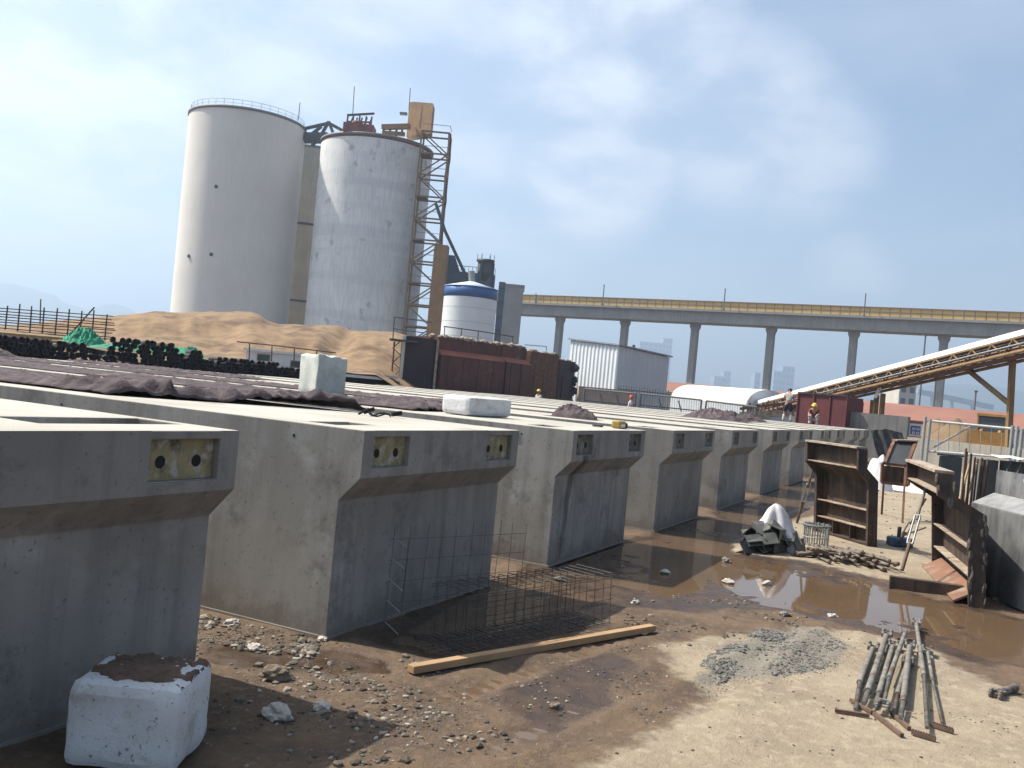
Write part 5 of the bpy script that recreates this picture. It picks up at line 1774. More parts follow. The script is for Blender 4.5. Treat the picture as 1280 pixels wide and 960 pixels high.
lbox(-1.6, -.38, -.62, .62, .75, 1.98).build('engine_hood', M['loader'], t, bevel=.08)
lbox(-.36, 1.05, -.58, .58, .45, 1.45).build('chassis', M['loader'], t, bevel=.04)
cab = lbox(-.35, .55, -.6, .6, 1.46, 2.35).build('cab', M['glass'], t, bevel=.04)
lbox(-.42, .62, -.66, .66, 2.36, 2.48).build('cab_roof', M['loader'], cab)
for a_ in (-.36, .55):
    for b_ in (-.61, .61): MB().bar(lp(a_, b_, 1.0), lp(a_, b_, 2.36), .09, .09).build('pillar', M['loader'], cab)
for a_ in (-.95, .85):
    for b_ in (-.72, .72):
        w_ = MB().tube(lp(a_, b_ - .2, .55), lp(a_, b_ + .2, .55), .55 * KS, 18).build('wheel', M['tyre'], t)
        MB().tube(lp(a_, b_ - .215, .55), lp(a_, b_ + .215, .55), .27 * KS, 14).build('rim', M['loader'], w_)
for b_ in (-.4, .4): MB().bar(lp(.7, b_, 1.62), lp(2.05, b_, 1.15), .14, .24).build('lift_arm', M['loader'], t)
MB().prism([lp(1.95, -.85, .7), lp(2.75, -.85, .72), lp(2.1, -.85, .95), lp(2.15, -.85, 1.6), lp(1.95, -.85, 1.55)], ly * 1.7 * KS).build('bucket', M['loader'], t)
# ================================================================ silos, viaduct, far things
def silo(label, px, yt, d, rad, m_, group, rim=M['galv_dark'], seams=(), top_c=None, nm='storage_silo'):
    c = AY(px, yt, d)
    H_ = ZH(px, yt, d)
    t = thing(nm, c, label, 'silo', group)
    MB().lathe(c, [(rad, 0)] + [(rad, H_ * k / 8) for k in range(1, 9)], 72).lathe(c, [(rad, H_), (rad * .02, H_ + .02)], 72, False).build('shell', m_, t)
    MB().lathe(c, [(rad + .01, H_ - .35), (rad + .16, H_ - .35), (rad + .16, H_ + .06), (rad - .3, H_ + .06)], 72).build('rim', rim, t)
    return t, c, H_


def axis_px(x_bot, y_bot, y): return x_bot + (y_bot - y) * .0932


DS = 150.0
# rails round the roof of a silo
def roof_rail(t, c, H_, rad, n, m_, h=1.1):
    for k_, r_ in ((1, .035), (.5, .028)): MB().ring(c + Vector((0, 0, H_ + h * k_)), (0, 0, 1), rad, r_, 64, 5).build('roof_rail', m_, t)
    for k in range(n):
        a_ = 2 * math.pi * k / n
        p = c + Vector((rad * math.cos(a_), rad * math.sin(a_), H_))
        MB().tube(p, p + Vector((0, 0, h)), .035, 5).build('rail_post', m_, t)


tL, cL, HL = silo('tall smooth white silo, left one of the pair and the wider', 310.5, 153.5, 152, 9.3, M['silo'], 'tall silos')
roof_rail(tL, cL, HL, 9.05, 40, M['galv'])
for px, py in ((270, 233), (226, 318), (264, 318)):
    p = PD(px, py, 142.6)
    q = Vector((p.x - cL.x, p.y - cL.y, 0)).normalized()
    s_ = cL + q * 9.31 + Vector((0, 0, p.z))
    MB().tube(s_ - q * .1, s_ + q * .12, .28, 10).build('vent_hole', M['dark_steel'], tL)
tR, cR, HR = silo('tall weathered grey silo with machinery on its roof, right one of the pair', 472, 185, 150, 9.0, M['silo_old'], 'tall silos')
MB().lathe(cR, [(9.01, HR - .62), (9.05, HR - .62), (9.05, HR - .36), (9.01, HR - .36)], 72).build('rust_band', M['red_steel'], tR)
tB, cB, HB = silo('tan silo half hidden between the white and the weathered silo', 392, 192, 172, 6.4, M['silo_dim'], 'tall silos')
for z in (HB * .33, HB * .66):
    MB().lathe(cB, [(6.41, z), (6.55, z), (6.55, z + .35), (6.41, z + .35)], 64).build('band', M['dark_steel'], tB)

# link bridge between the silo tops
t = thing('conveyor_bridge', PD(400, 170, 152), 'dark steel bridge linking the tops of the two tall silos', 'bridge')
a_, c = PD(376, 168, 153), PD(412, 168, 152)
MB().bar(a_ + Vector((0, 0, -.6)), c + Vector((0, 0, -.6)), 2.2, 1.3).build('box_girder', M['dark_steel'], t)
for (xa, ya, xb, yb_) in ((380, 161, 411, 154), (411, 152, 401, 170), (411, 152, 417, 168), (413, 155, 428, 163), (392, 174, 399, 166), (396, 176, 390, 182), (384, 172, 402, 158)):
    MB().bar(PD(xa, ya, 152), PD(xb, yb_, 152), .45, .45).build('strut', M['dark_steel'], t)

# machinery on the weathered silo
t = thing('roof_machinery', PD(450, 163, 150), 'red steel frame of machinery on the left of the weathered silo roof', 'machinery')
MB().bar(PD(431, 161, 143), PD(468, 165, 143), 3, 1.4).build('base_frame', M['red_steel'], t)
for xa in (434, 441, 449, 457, 464): MB().bar(PD(xa - 1, 160, 144), PD(xa + 1, 144 + (xa - 434) * .06, 144), .22, .22, tuple(fh)).build('post', M['dark_steel'], t)
MB().bar(PD(434, 144, 144), PD(468, 142, 144), .3, .3).build('top_beam', M['dark_steel'], t)
MB().bar(PD(435, 152, 144), PD(465, 153, 144), .25, .25).build('mid_beam', M['red_steel'], t)
for q_ in range(5): MB().bar(PD(437 + q_ * 6, 158, 144.5), PD(441 + q_ * 6, 147, 144.5), .2, .2).build('brace', M['red_steel' if q_ % 2 else 'rust'], t)
MB().ball(PD(447, 156, 144), .8, 12, 8, (1.6, 1, .8)).build('motor', M['red_steel'], t)
t = thing('roof_duct', PD(488, 165, 148), 'ochre duct running across the weathered silo roof to the ochre box', 'duct')
MB().bar(PD(478, 159, 143), PD(512, 158, 142), .9, .7).build('duct', M['orange_duct'], t)
for xa in (480, 488, 496, 503): MB().bar(PD(xa - 1, 170, 143), PD(xa, 160, 143), .28, .28, tuple(fh)).build('post', M['dark_steel'], t)
MB().bar(PD(478, 166, 143), PD(506, 168, 143), .9, .5).build('lower_duct', M['orange_duct'], t)
t = thing('elevator_head', PD(522, 168, 145), 'ochre steel box house on top of the right edge of the weathered silo', 'machine house')
A_, B_ = PD(508, 168, 145), PD(538, 170, 142)
A_.z = B_.z = (A_.z + B_.z) / 2
zt = ZH(510, 134, 145) - A_.z
dv = (B_ - A_).normalized()
MB().prism([A_, B_, B_ + fh * 2.6, A_ + fh * 2.6], (0, 0, zt)).build('house', M['orange_duct'], t, bevel=.03)
MB().prism([A_ + Vector((0, 0, zt + .01)) + dv * .1, B_ + Vector((0, 0, zt + .01)) - dv * .15, B_ + Vector((0, 0, zt + .12)) - dv * .15, A_ + dv * .9 + Vector((0, 0, zt + .8)), A_ + dv * .1 + Vector((0, 0, zt + .8))], fh * 2.4).build('roof_hood', M['yellow'], t)
MB().bar(PD(500, 142, 144), PD(509, 142.5, 144), .8, .3).build('balcony', M['galv_dark'], t)
for xa, yb_, yt in ((441, 142, 108), (373, 150, 128), (511, 138, 110)):
    p = PD(xa, yb_, 144)
    MB().tube(p, PD(xa + 2, yt, 144), .07, 5).build('lightning_rod', M['galv_dark'], loc=p, label={441: 'thin lightning rod above the red roof machinery', 373: 'thin lightning rod at the right edge of the white silo', 511: 'thin lightning rod above the ochre box house'}[xa], cat='lightning rod')

# ochre lattice elevator tower
DT = 141.0
t = thing('lattice_tower', AY(545, 168, DT), 'ochre lattice tower climbing the right side of the weathered silo', 'tower')
xb, yb_ = 519, 415
corners = []
wdt, dpt = 38 / FL * DT, 3.4
base = AT(503.0, DT) + Vector((0, 0, 0))
bx = AT(541.5 - 0, DT)
# bottom corners under the two visible front legs
tl_, tr_ = PD(527, 168, DT), PD(562, 168, DT)
L0, R0 = Vector((tl_.x, tl_.y, 0)), Vector((tr_.x, tr_.y, 0))
TOPZ = ZH(545, 165, DT)
legs = [L0, R0, R0 + fh * dpt, L0 + fh * dpt]
for p in legs: MB().bar(p, p + Vector((0, 0, TOPZ)), .26, .26, tuple(fh)).build('leg', M['yellow'], t)
nlev = 12
for k in range(1, nlev + 1):
    z = TOPZ * k / nlev
    up = Vector((0, 0, z))
    for i in range(4): MB().bar(legs[i] + up, legs[(i + 1) % 4] + up, .2, .24).build('ring_beam', M['yellow'], t)
    if k % 2: MB().prism([legs[0] + up, legs[0] + up + rh * 1.6, legs[3] + up + rh * 1.6, legs[3] + up], (0, 0, .05)).build('deck', M['rust'], t)
    lo_z = Vector((0, 0, TOPZ * (k - 1) / nlev))
    a_, c = (0, 1) if k % 2 else (1, 0)
    MB().bar(legs[a_] + lo_z, legs[c] + up, .18, .18).build('diagonal', M['yellow'], t)
    MB().bar(legs[3 if k % 2 else 2] + lo_z, legs[2 if k % 2 else 3] + up, .18, .18).build('diagonal', M['rust'], t)
    MB().bar(legs[1] + lo_z + fh * (.4 if k % 2 else dpt - .4), legs[1] + up + fh * (dpt - .4 if k % 2 else .4), .5, .14).build('stair_flight', M['rust'], t)
    for i in (0, 1): MB().bar(legs[i] + up + Vector((0, 0, 1.1)), legs[(i + 1) % 4] + up + Vector((0, 0, 1.1)), .07, .07).build('handrail', M['yellow'], t)
# elevator casing beside the tower
t = thing('bucket_elevator', AT(556, 138), 'ochre elevator casing with a blue head at the foot of the lattice tower', 'elevator')
A_, B_ = AY(551, 330, 138), AY(568, 330, 138)
zt = ZH(552, 306, 138)
MB().prism([A_ - rh * 1.1, A_ + rh * .35, A_ + rh * .35 + fh * 2, A_ - rh * 1.1 + fh * 2], (0, 0, zt)).build('casing', M['yellow'], t)
zq = ZH(552, 322, 138)
MB().prism([A_ - rh * 1.2 - fh * .1, A_ + rh * .8 - fh * .1, A_ + rh * .9 + fh * 2.2, A_ - rh * 1.2 + fh * 2.2], (0, 0, zt + .01)).build('head', M['orange_duct'], t)
t = thing('transfer_house', AT(568, 141), 'blue grey steel transfer building behind the blue banded tank', 'machine house')
A_, B_ = AY(556, 348, 143), AY(618, 352, 143)
z1, z2 = ZH(560, 338, 143), ZH(560, 358, 143)
MB().prism([A_ + Vector((0, 0, z2)), B_ + Vector((0, 0, z2)), B_ + fh * 3 + Vector((0, 0, z2)), A_ + fh * 3 + Vector((0, 0, z2))], (0, 0, z1 - z2)).build('gallery', M['blue_steel'], t)
for px in (560, 568, 603, 616): MB().bar(AY(px, 350, 143.2), AY(px, 350, 143.2, z2), .7, .7, tuple(fh)).build('column', M['blue_steel'], t)
MB().prism([A_, A_ + rh * 2.4, A_ + rh * 2.4 + fh * 2.5, A_ + fh * 2.5], (0, 0, z2 - .02)).build('lower_wall', M['blue_steel'], t)
MB().bar(A_ + Vector((0, 0, z1 + .9)), B_ + Vector((0, 0, z1 + .9)), .08, .08).build('handrail', M['blue_steel'], t)
for k in range(14):
    p = A_ + (B_ - A_) * (k / 13) + Vector((0, 0, z1))
    MB().bar(p, p + Vector((0, 0, .9)), .07, .07, tuple(fh)).build('rail_post', M['blue_steel'], t)
z3 = ZH(566, 318, 142)
MB().prism([A_ + rh * .2 + Vector((0, 0, z1 + .01)), A_ + rh * 2.2 + Vector((0, 0, z1 + .01)), A_ + rh * 1.2 + Vector((0, 0, z3)), A_ + rh * .2 + Vector((0, 0, z3))], fh * 1.8).build('head_hood', M['blue_steel'], t)
p0, p1, p2, p3 = PD(545, 255, 139), PD(556, 288, 139), PD(583, 346, 139), PD(588, 352, 139)
MB().path([p0, p1, p2, p3], .26, 8).build('feed_pipe', M['dark_steel'], loc=p3, label='dark pipe slanting from the lattice tower down to the blue banded tank', cat='pipe')

# small tank with the blue band
D = 128.0
c = AY(586.5, 390, D)
rad = 33.2 / FL * D
zt, zb_ = ZH(588, 376, D - rad), ZH(588, 360.5, D)
zt = ZH(586, 373.5, D)
t = thing('white_tank', c, 'white tank with a blue band and a cone roof near the silos', 'tank')
MB().lathe(c, [(rad, 0), (rad, zt)], 56).build('shell', M['tank_white'], t)
for k in range(7): MB().lathe(c, [(rad, zt * k / 7 + .5), (rad + .025, zt * k / 7 + .52), (rad, zt * k / 7 + .54)], 56).build('seam', M['galv'], t)
MB().lathe(c, [(rad + .01, zt + .004), (rad + .02, zt + .006), (rad + .02, zb_), (rad + .0, zb_)], 56).build('blue_band', M['tank_blue'], t)
MB().lathe(c, [(rad + .1, zb_ + .004), (rad + .1, zb_ + .05), (.3, zb_ + 1.0), (.01, zb_ + 1.0)], 56).build('roof', M['tank_roof'], t)
MB().tube(c + Vector((0, 0, zb_ + .9)), c + Vector((0, 0, zb_ + 2.4)) - rh * .2, .45, 10).build('inlet', M['galv'], t)
# dark filter on stilts
D = 136
q = PD(606, 338, D)
t = thing('dust_filter', q, 'dark hopper shaped dust filter above the blue banded tank', 'filter')
s_ = 9.5 / FL * D
z1, z2, z3 = ZH(607, 325, D), ZH(604, 341, D), ZH(602, 351, D)
b_ = Vector((q.x, q.y, 0))
MB().lathe(b_, [(s_, z2), (s_, z1), (s_ * .2, z1 + .1)], 20).build('drum', M['dark_steel'], t)
MB().lathe(b_, [(s_ * .25, z3), (s_, z2)], 20).build('hopper', M['dark_steel'], t)
MB().lathe(b_, [(s_ * 1.2, z1 - .3), (s_ * 1.2, z1 + .02), (s_, z1 + .02), (s_, z1 - .3)], 20).build('collar', M['dark_steel'], t)
for k in range(6):
    a_ = k * 1.047
    p = b_ + Vector((s_ * 1.1 * math.cos(a_), s_ * 1.1 * math.sin(a_), z1))
    MB().tube(p, p + Vector((0, 0, .8)), .05, 5).build('rail_post', M['galv_dark'], t)
    if k % 2: MB().bar(p + Vector((0, 0, -.4)), b_ + Vector((s_ * 1.1 * math.cos(a_), s_ * 1.1 * math.sin(a_), 0)), .3, .3, tuple(fh)).build('leg', M['dark_steel'], t)

# grey building at the head of the viaduct
t, a_, c, dv, bk, zt = facing_box('transfer_tower', 'plain grey building where the viaduct begins', 'building', 629, 655, 357, 206, 10, M['building'])
t2_ = MB().prism([a_ + Vector((0, 0, zt + .01)) - dv * .2 - bk * .2, c + Vector((0, 0, zt + .01)) + dv * .2 - bk * .2, c + Vector((0, 0, zt + .01)) + bk * 10.2 + dv * .2, a_ + Vector((0, 0, zt + .01)) + bk * 10.2 - dv * .2], (0, 0, .5)).build('parapet', M['viaduct'], t)
t, a_, c, dv, bk, zt = facing_box('stair_tower', 'slim dark green tower right behind the blue banded tank', 'tower', 624, 632, 352, 190, 4, M['blue_steel'])
for k in range(8): MB().prism([a_ - bk * .05 + Vector((0, 0, zt * (k + .5) / 8)), c - bk * .05 + Vector((0, 0, zt * (k + .5) / 8)), c - bk * .05 + Vector((0, 0, zt * (k + .5) / 8 + .3)), a_ - bk * .05 + Vector((0, 0, zt * (k + .5) / 8 + .3))], -bk * .1).build('landing', M['dark_steel'], t)

# ---------------------------------------------------------------- viaduct
def vd(px):                      # depth of the viaduct at picture column px
    n_ = (px - 693.07) / (52.966 + .0374167 * px)
    return 224.0 * (1 - .0374167 * n_)


def vx(n_): return (693.07 + 52.966 * n_) / (1 - .0374167 * n_)


VY = lambda px: 404 + (px - 693) * .046
vA = AY(vx(-1.05), VY(vx(-1.05)), vd(vx(-1.05))); vB = AY(vx(8.4), VY(vx(8.4)), vd(vx(8.4)))
dv = (vB - vA).normalized(); bk = Vector((-dv.y, dv.x, 0))
if bk.dot(vA - CAM) < 0: bk = -bk
zdk = ZH(vx(2), 386.0, vd(vx(2)))    # top of the concrete girder
zbt = ZH(vx(2), 402.5, vd(vx(2)))
zgl = ZH(vx(2), 376.5, vd(vx(2)))
wv = 6.0
t = thing('viaduct', vA, 'long concrete conveyor viaduct with an ochre gallery on round piers', 'viaduct')


def vp(p, b_, z): return p + bk * b_ + Vector((0, 0, z))


MB().prism([vp(vA, 0, zbt), vp(vA, 0, zdk - .5), vp(vA, wv, zdk - .5), vp(vA, wv, zbt)], vB - vA).build('girder', M['viaduct'], t)
MB().prism([vp(vA, -.7, zdk - .497), vp(vA, -.7, zdk), vp(vA, wv + .7, zdk), vp(vA, wv + .7, zdk - .497)], vB - vA).build('deck_slab', M['viaduct'], t)
MB().prism([vp(vA, -.3, zdk + .004), vp(vA, -.3, zgl), vp(vA, wv - .3, zgl), vp(vA, wv - .3, zdk + .004)], vB - vA).build('gallery', M['gallery'], t)
MB().prism([vp(vA, -.45, zgl + .004), vp(vA, -.45, zgl + .2), vp(vA, wv, zgl + .2), vp(vA, wv, zgl + .004)], vB - vA).build('gallery_roof', M['orange_duct'], t)
MB().prism([vp(vA, -.36, (zdk + zgl) / 2 - .06), vp(vA, -.36, (zdk + zgl) / 2 + .08), vp(vA, -.30, (zdk + zgl) / 2 + .08), vp(vA, -.30, (zdk + zgl) / 2 - .06)], vB - vA).build('gallery_rail', M['yellow'], t)
Lv = (vB - vA).length
npst = 84
for k in range(npst):
    p = vA + dv * (Lv * (k + .5) / npst)
    MB().prism([vp(p, -.34, zdk + .01), vp(p, -.34, zgl), vp(p + dv * .16, -.34, zgl), vp(p + dv * .16, -.34, zdk + .01)], bk * .036).build('gallery_post', M['orange_duct'], t)
for n_ in range(0, 9):
    px = vx(n_)
    p = AY(px, VY(px), vd(px)) + bk * (wv / 2)
    q = MB()
    hp = zbt - .01
    q.add([p + dv * a_ + bk * b_ + Vector((0, 0, z)) for z, w_ in ((0, .78), (hp - 1.5, .78), (hp - .8, 1.1), (hp, 1.12)) for a_, b_ in ((-w_, -.9), (w_, -.9), (w_, .9), (-w_, .9))],
          [(j * 4 + i, j * 4 + (i + 1) % 4, j * 4 + 4 + (i + 1) % 4, j * 4 + 4 + i) for j in range(3) for i in range(4)])
    q.build('pier', M['viaduct'], t, bevel=.2)
for px, yy, lb in ((757, 357, 'lamp mast on the viaduct above the second pier from its grey building'), (908, 362, 'lamp mast on the viaduct between the third and fourth piers'), (1083, 368, 'lamp mast on the viaduct above the white conveyor hood'), (672, 368, 'short mast on the viaduct near its grey building')):
    d = vd(px) - .3
    p = AY(px, yy, d) - bk * .8; p.z = zdk + .004
    tt = thing('lamp_mast', p, lb, 'mast', 'masts on the viaduct')
    MB().tube(p, PD(px, yy, d) - bk * .8, .12, 6).build('pole', M['galv_dark'], tt)
    MB().bar(PD(px, yy, d) - bk * 1.0, PD(px, yy, d) - bk * .7, .22, .2).build('lamp_head', M['galv_dark'], tt)
    MB().bar(p, p - Vector((0, 0, .01)) + bk * .5, .3, .3).build('base', M['galv_dark'], tt)

# ---------------------------------------------------------------- far buildings
def block(label, xl, xr, yt, d, dep, m_, nx_, nz_, nm='far_building', top=None):
    t, a_, c, dv, bk, zt = facing_box(nm, label, 'building', xl, xr, yt, d, dep, m_)
    w_ = (c - a_).length
    k = 0
    for i in range(nx_):
        for j in range(nz_):
            ww, hh = w_ / nx_ * .55, zt / nz_ * .5
            p = a_ + dv * (w_ * (i + .5) / nx_) + Vector((0, 0, zt * (j + .3) / nz_))
            MB().prism([p - dv * (ww / 2) - bk * .05, p + dv * (ww / 2) - bk * .05, p + dv * (ww / 2) - bk * .05 + Vector((0, 0, hh)), p - dv * (ww / 2) - bk * .05 + Vector((0, 0, hh))], -bk * .1).build('window', M['glass'], t)
    MB().prism([a_ - dv * .3 - bk * .3 + Vector((0, 0, zt + .01)), c + dv * .3 - bk * .3 + Vector((0, 0, zt + .01)), c + dv * .3 + bk * dep + Vector((0, 0, zt + .01)), a_ - dv * .3 + bk * dep + Vector((0, 0, zt + .01))], (0, 0, 1.2)).build('parapet', m_, t)
    return t


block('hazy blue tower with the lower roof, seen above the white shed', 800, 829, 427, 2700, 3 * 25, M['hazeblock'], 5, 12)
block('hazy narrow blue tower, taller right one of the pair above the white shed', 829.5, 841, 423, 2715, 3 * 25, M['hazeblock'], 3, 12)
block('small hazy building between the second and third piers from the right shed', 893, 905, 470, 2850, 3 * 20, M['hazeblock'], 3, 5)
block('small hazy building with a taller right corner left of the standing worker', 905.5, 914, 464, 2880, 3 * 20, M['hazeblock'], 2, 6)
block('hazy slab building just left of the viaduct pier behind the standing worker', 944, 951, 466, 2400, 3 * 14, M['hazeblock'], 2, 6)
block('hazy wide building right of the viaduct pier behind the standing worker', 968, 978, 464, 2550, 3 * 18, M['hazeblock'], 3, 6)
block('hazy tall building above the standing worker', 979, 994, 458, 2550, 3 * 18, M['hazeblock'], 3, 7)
block('beige factory block with dark windows behind the salmon roof', 1125, 1146, 480, 330, 14, M['beige'], 2, 4)
for xa, yt, d, lb in ((1157, 418, 175, 'thin grey mast beside the right viaduct pier'), (1220, 488, 160, 'short mast with a crosshead beyond the salmon roof'), (1170, 473, 165, 'thin mast between the right pier and the beige factory block')):
    p = AY(xa, yt, d)
    tt = thing('mast', p, lb, 'mast')
    MB().tube(p, PD(xa, yt, d), .16, 6).build('pole', M['galv_dark'], tt)
    MB().bar(PD(xa - 2, yt + 1, d), PD(xa + 2, yt + 1.4, d), .3, .3).build('head', M['galv_dark'], tt)

# conveyor of the far plant, hazy
t = thing('far_conveyor', AT(1170, 1300), 'hazy grey conveyor sloping down behind the right viaduct pier', 'conveyor')
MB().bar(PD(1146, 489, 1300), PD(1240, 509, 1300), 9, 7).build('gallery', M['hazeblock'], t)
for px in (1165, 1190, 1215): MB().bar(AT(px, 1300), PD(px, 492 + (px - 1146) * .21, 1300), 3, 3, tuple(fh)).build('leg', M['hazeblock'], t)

# hills
def ridge(pts, d, thick, sd, nm='hills'):
    def yy(x):
        for (a_, ya), (b_, yb_) in zip(pts[:-1], pts[1:]):
            if a_ <= x <= b_:
                f = (x - a_) / (b_ - a_); f = f * f * (3 - 2 * f)
                return ya + (yb_ - ya) * f
        return pts[-1][1]
    x0_, x1_ = pts[0][0], pts[-1][0]

    def fn(u, v):
        x = x0_ + (x1_ - x0_) * u
        dd = d + thick * (v - .5)
        k = math.sin(math.pi * v)
        p = AT(x, dd)
        H_ = ZH(x, yy(x), d)
        H_ += (noise.fractal(Vector((x * .02 + sd, 0, sd)), .9, 2, 4)) * H_ * .06
        return (p.x, p.y, -5 + (H_ + 5) * k ** .8 * (1 + .12 * noise.noise((x * .05, v * 5, sd)) * (1 - k)))
    tag(MB().grid(160, 16, fn).build(nm, M['hill'], loc=(0, 0, 0)), kind='structure')


ridge([(-260, 372), (-120, 350), (-20, 351), (30, 360), (60, 368), (80, 378), (110, 388), (130, 381), (150, 383), (175, 394), (260, 425), (330, 452)], 4100, 1500, 3)
ridge([(660, 482), (760, 476), (850, 486), (900, 500), (930, 497), (985, 483), (1030, 489), (1080, 499), (1130, 485), (1180, 478), (1230, 484), (1290, 489), (1400, 480), (1700, 530)], 3800, 1400, 8)
# ================================================================ people
def skin(nm, verts, edges, radii, m_, parent, loc, rz, root=0, sub=2):
    me = bpy.data.meshes.new(nm)
    me.from_pydata([Vector(v) for v in verts], edges, [])
    o = bpy.data.objects.new(nm, me)
    COL.objects.link(o)
    me.materials.append(m_)
    md = o.modifiers.new('skin', 'SKIN')
    md.use_smooth_shade = True
    sv = me.skin_vertices[0].data if me.skin_vertices else None
    if sv is None:
        bm = bmesh.new(); bm.from_mesh(me); bm.verts.layers.skin.verify(); bm.to_mesh(me); bm.free()
        sv = me.skin_vertices[0].data
    for i, r in enumerate(radii):
        sv[i].radius = (r, r) if isinstance(r, (int, float)) else r
        sv[i].use_root = (i == root)
    s_ = o.modifiers.new('sub', 'SUBSURF'); s_.levels = sub; s_.render_levels = sub
    if parent is not None: o.parent = parent
    ORG[o.name] = Vector(loc)
    return o


J = ['pelvis', 'waist', 'chest', 'neck', 'skull', 'crown', 'sl', 'el', 'wl', 'hl', 'sr', 'er', 'wr', 'hr', 'pl', 'kl', 'al', 'tl', 'pr', 'kr', 'ar', 'tr']
ED = [('pelvis', 'waist'), ('waist', 'chest'), ('chest', 'neck'), ('neck', 'skull'), ('skull', 'crown'), ('chest', 'sl'), ('sl', 'el'), ('el', 'wl'), ('wl', 'hl'), ('chest', 'sr'), ('sr', 'er'), ('er', 'wr'), ('wr', 'hr'),
      ('pelvis', 'pl'), ('pl', 'kl'), ('kl', 'al'), ('al', 'tl'), ('pelvis', 'pr'), ('pr', 'kr'), ('kr', 'ar'), ('ar', 'tr')]
RAD = dict(pelvis=.135, waist=.12, chest=.145, neck=.058, skull=.092, crown=.07, sl=.068, el=.044, wl=.031, hl=.035, sr=.068, er=.044, wr=.031, hr=.035, pl=.095, kl=.062, al=.043, tl=.04, pr=.095, kr=.062, ar=.043, tr=.04)
STAND = dict(pelvis=(0, 0, .93), waist=(0, .01, 1.10), chest=(0, .02, 1.32), neck=(0, .04, 1.50), skull=(0, .055, 1.60), crown=(0, .05, 1.68), sl=(-.19, .02, 1.40), el=(-.25, .06, 1.13), wl=(-.20, .22, .98), hl=(-.17, .29, .95),
             sr=(.19, .02, 1.40), er=(.25, .06, 1.13), wr=(.20, .22, .98), hr=(.17, .29, .95), pl=(-.10, 0, .86), kl=(-.12, .02, .48), al=(-.12, -.02, .09), tl=(-.13, .14, .04), pr=(.10, 0, .86), kr=(.12, .02, .48), ar=(.12, -.02, .09), tr=(.13, .14, .04))


def person(label, loc, rz, pose, clothes, headgear, hg_mat, group=None):
    """pose: joints in metres, facing +Y; the body is one mesh, clothes and headgear its children"""
    loc = Vector(loc)
    idx = {j: i for i, j in enumerate(J)}
    b_ = skin('person', [pose[j] for j in J], [(idx[a_], idx[c]) for a_, c in ED], [RAD[j] for j in J], M['skin'], None, loc, rz)
    tag(b_, label, 'person', group)
    b_.location = loc
    b_.rotation_euler = (0, 0, rz)
    ORG[b_.name] = Vector((0, 0, 0))

    def wear(nm, js, extra, m_, grow, cut=None):
        vs_ = [Vector(pose[j]) for j in js]
        if cut:
            for j, tow, f in cut: vs_[js.index(j)] = Vector(pose[j]).lerp(Vector(pose[tow]), f)
        ix = {j: i for i, j in enumerate(js)}
        es = [(ix[a_], ix[c]) for a_, c in ED if a_ in ix and c in ix]
        skin(nm, vs_, es, [RAD[j] + grow + extra.get(j, 0) for j in js], m_, b_, loc, rz)
    wear('shirt', ['pelvis', 'waist', 'chest', 'sl', 'el', 'sr', 'er'], {'pelvis': .0}, clothes[0], .020, [('pelvis', 'waist', .25), ('el', 'sl', .25), ('er', 'sr', .25)])
    wear('trousers', ['waist', 'pelvis', 'pl', 'kl', 'pr', 'kr'], {'kl': .02, 'kr': .02}, clothes[1], .016, [('waist', 'pelvis', .6)])
    for s_ in 'lr':
        wear('boot', ['k' + s_, 'a' + s_, 't' + s_], {}, clothes[2], .016, [('k' + s_, 'a' + s_, .25)])
    hd = Vector(pose['skull']); hx = (Vector(pose['crown']) - hd).normalized()
    f_ = hx.cross(Vector((1, 0, 0))) * -1
    fwd = Vector((0, 1, 0)) - hx * hx.y
    fwd.normalize()
    ORG[b_.name] = Vector((0, 0, 0))
    nose = MB().ball(hd + fwd * .098 + hx * -.012, .018, 8, 5, (1, 1.2, 1.4)).build('nose', M['skin'], b_)
    for s_ in (-1, 1):
        MB().ball(hd + fwd * .088 + hx * .02 + Vector((s_ * .034, 0, 0)), .011, 8, 5).build('eye', M['hair'], b_)
        MB().ball(hd + Vector((s_ * .094, -.01, 0)), .022, 8, 5, (.5, 1, 1.4)).build('ear', M['skin'], b_)
    ctr = hd + hx * .055
    mb = MB()
    pr_ = [(.118, 0), (.120, .02), (.112, .06), (.085, .10), (.045, .122), (.004, .128)]
    if headgear == 'helmet': pr_ = [(.155, -.004), (.155, .004), (.122, .012)] + pr_[1:]
    else: pr_ = [(.104, -.03), (.106, 0), (.10, .045), (.078, .075), (.04, .092), (.003, .096)]
    mb.lathe((0, 0, 0), pr_, 18)
    rot = Vector((0, 0, 1)).rotation_difference(hx).to_matrix()
    mb.v = [rot @ p + ctr for p in mb.v]
    mb.build('helmet' if headgear == 'helmet' else 'hair', hg_mat, b_)
    return b_


p1 = dict(STAND)
# bent a little at the hips, looking down in front of him
p1.update(waist=(0, .05, 1.10), chest=(0, .14, 1.30), neck=(0, .22, 1.46), skull=(0, .27, 1.55), crown=(0, .30, 1.62), sl=(-.19, .13, 1.38), el=(-.24, .24, 1.14), wl=(-.12, .40, 1.04), hl=(-.08, .46, 1.02),
          sr=(.19, .13, 1.38), er=(.24, .24, 1.14), wr=(.12, .40, 1.04), hr=(.08, .46, 1.02), pl=(-.11, 0, .86), kl=(-.16, .03, .48), al=(-.19, -.02, .09), tl=(-.22, .12, .04), pr=(.11, 0, .86), kr=(.15, .03, .48), ar=(.18, -.02, .09), tr=(.21, .12, .04))
ws = AT(984.5, 46.5); ws.z = BH + .004
heading = math.atan2(fh.y, fh.x) - math.pi / 2
person('standing worker seen from behind in grey shirt, navy shorts and white boots', ws, heading - .35, p1, (M['shirt'], M['shorts'], M['boots']), 'hair', M['hair'])
p2 = dict(STAND)
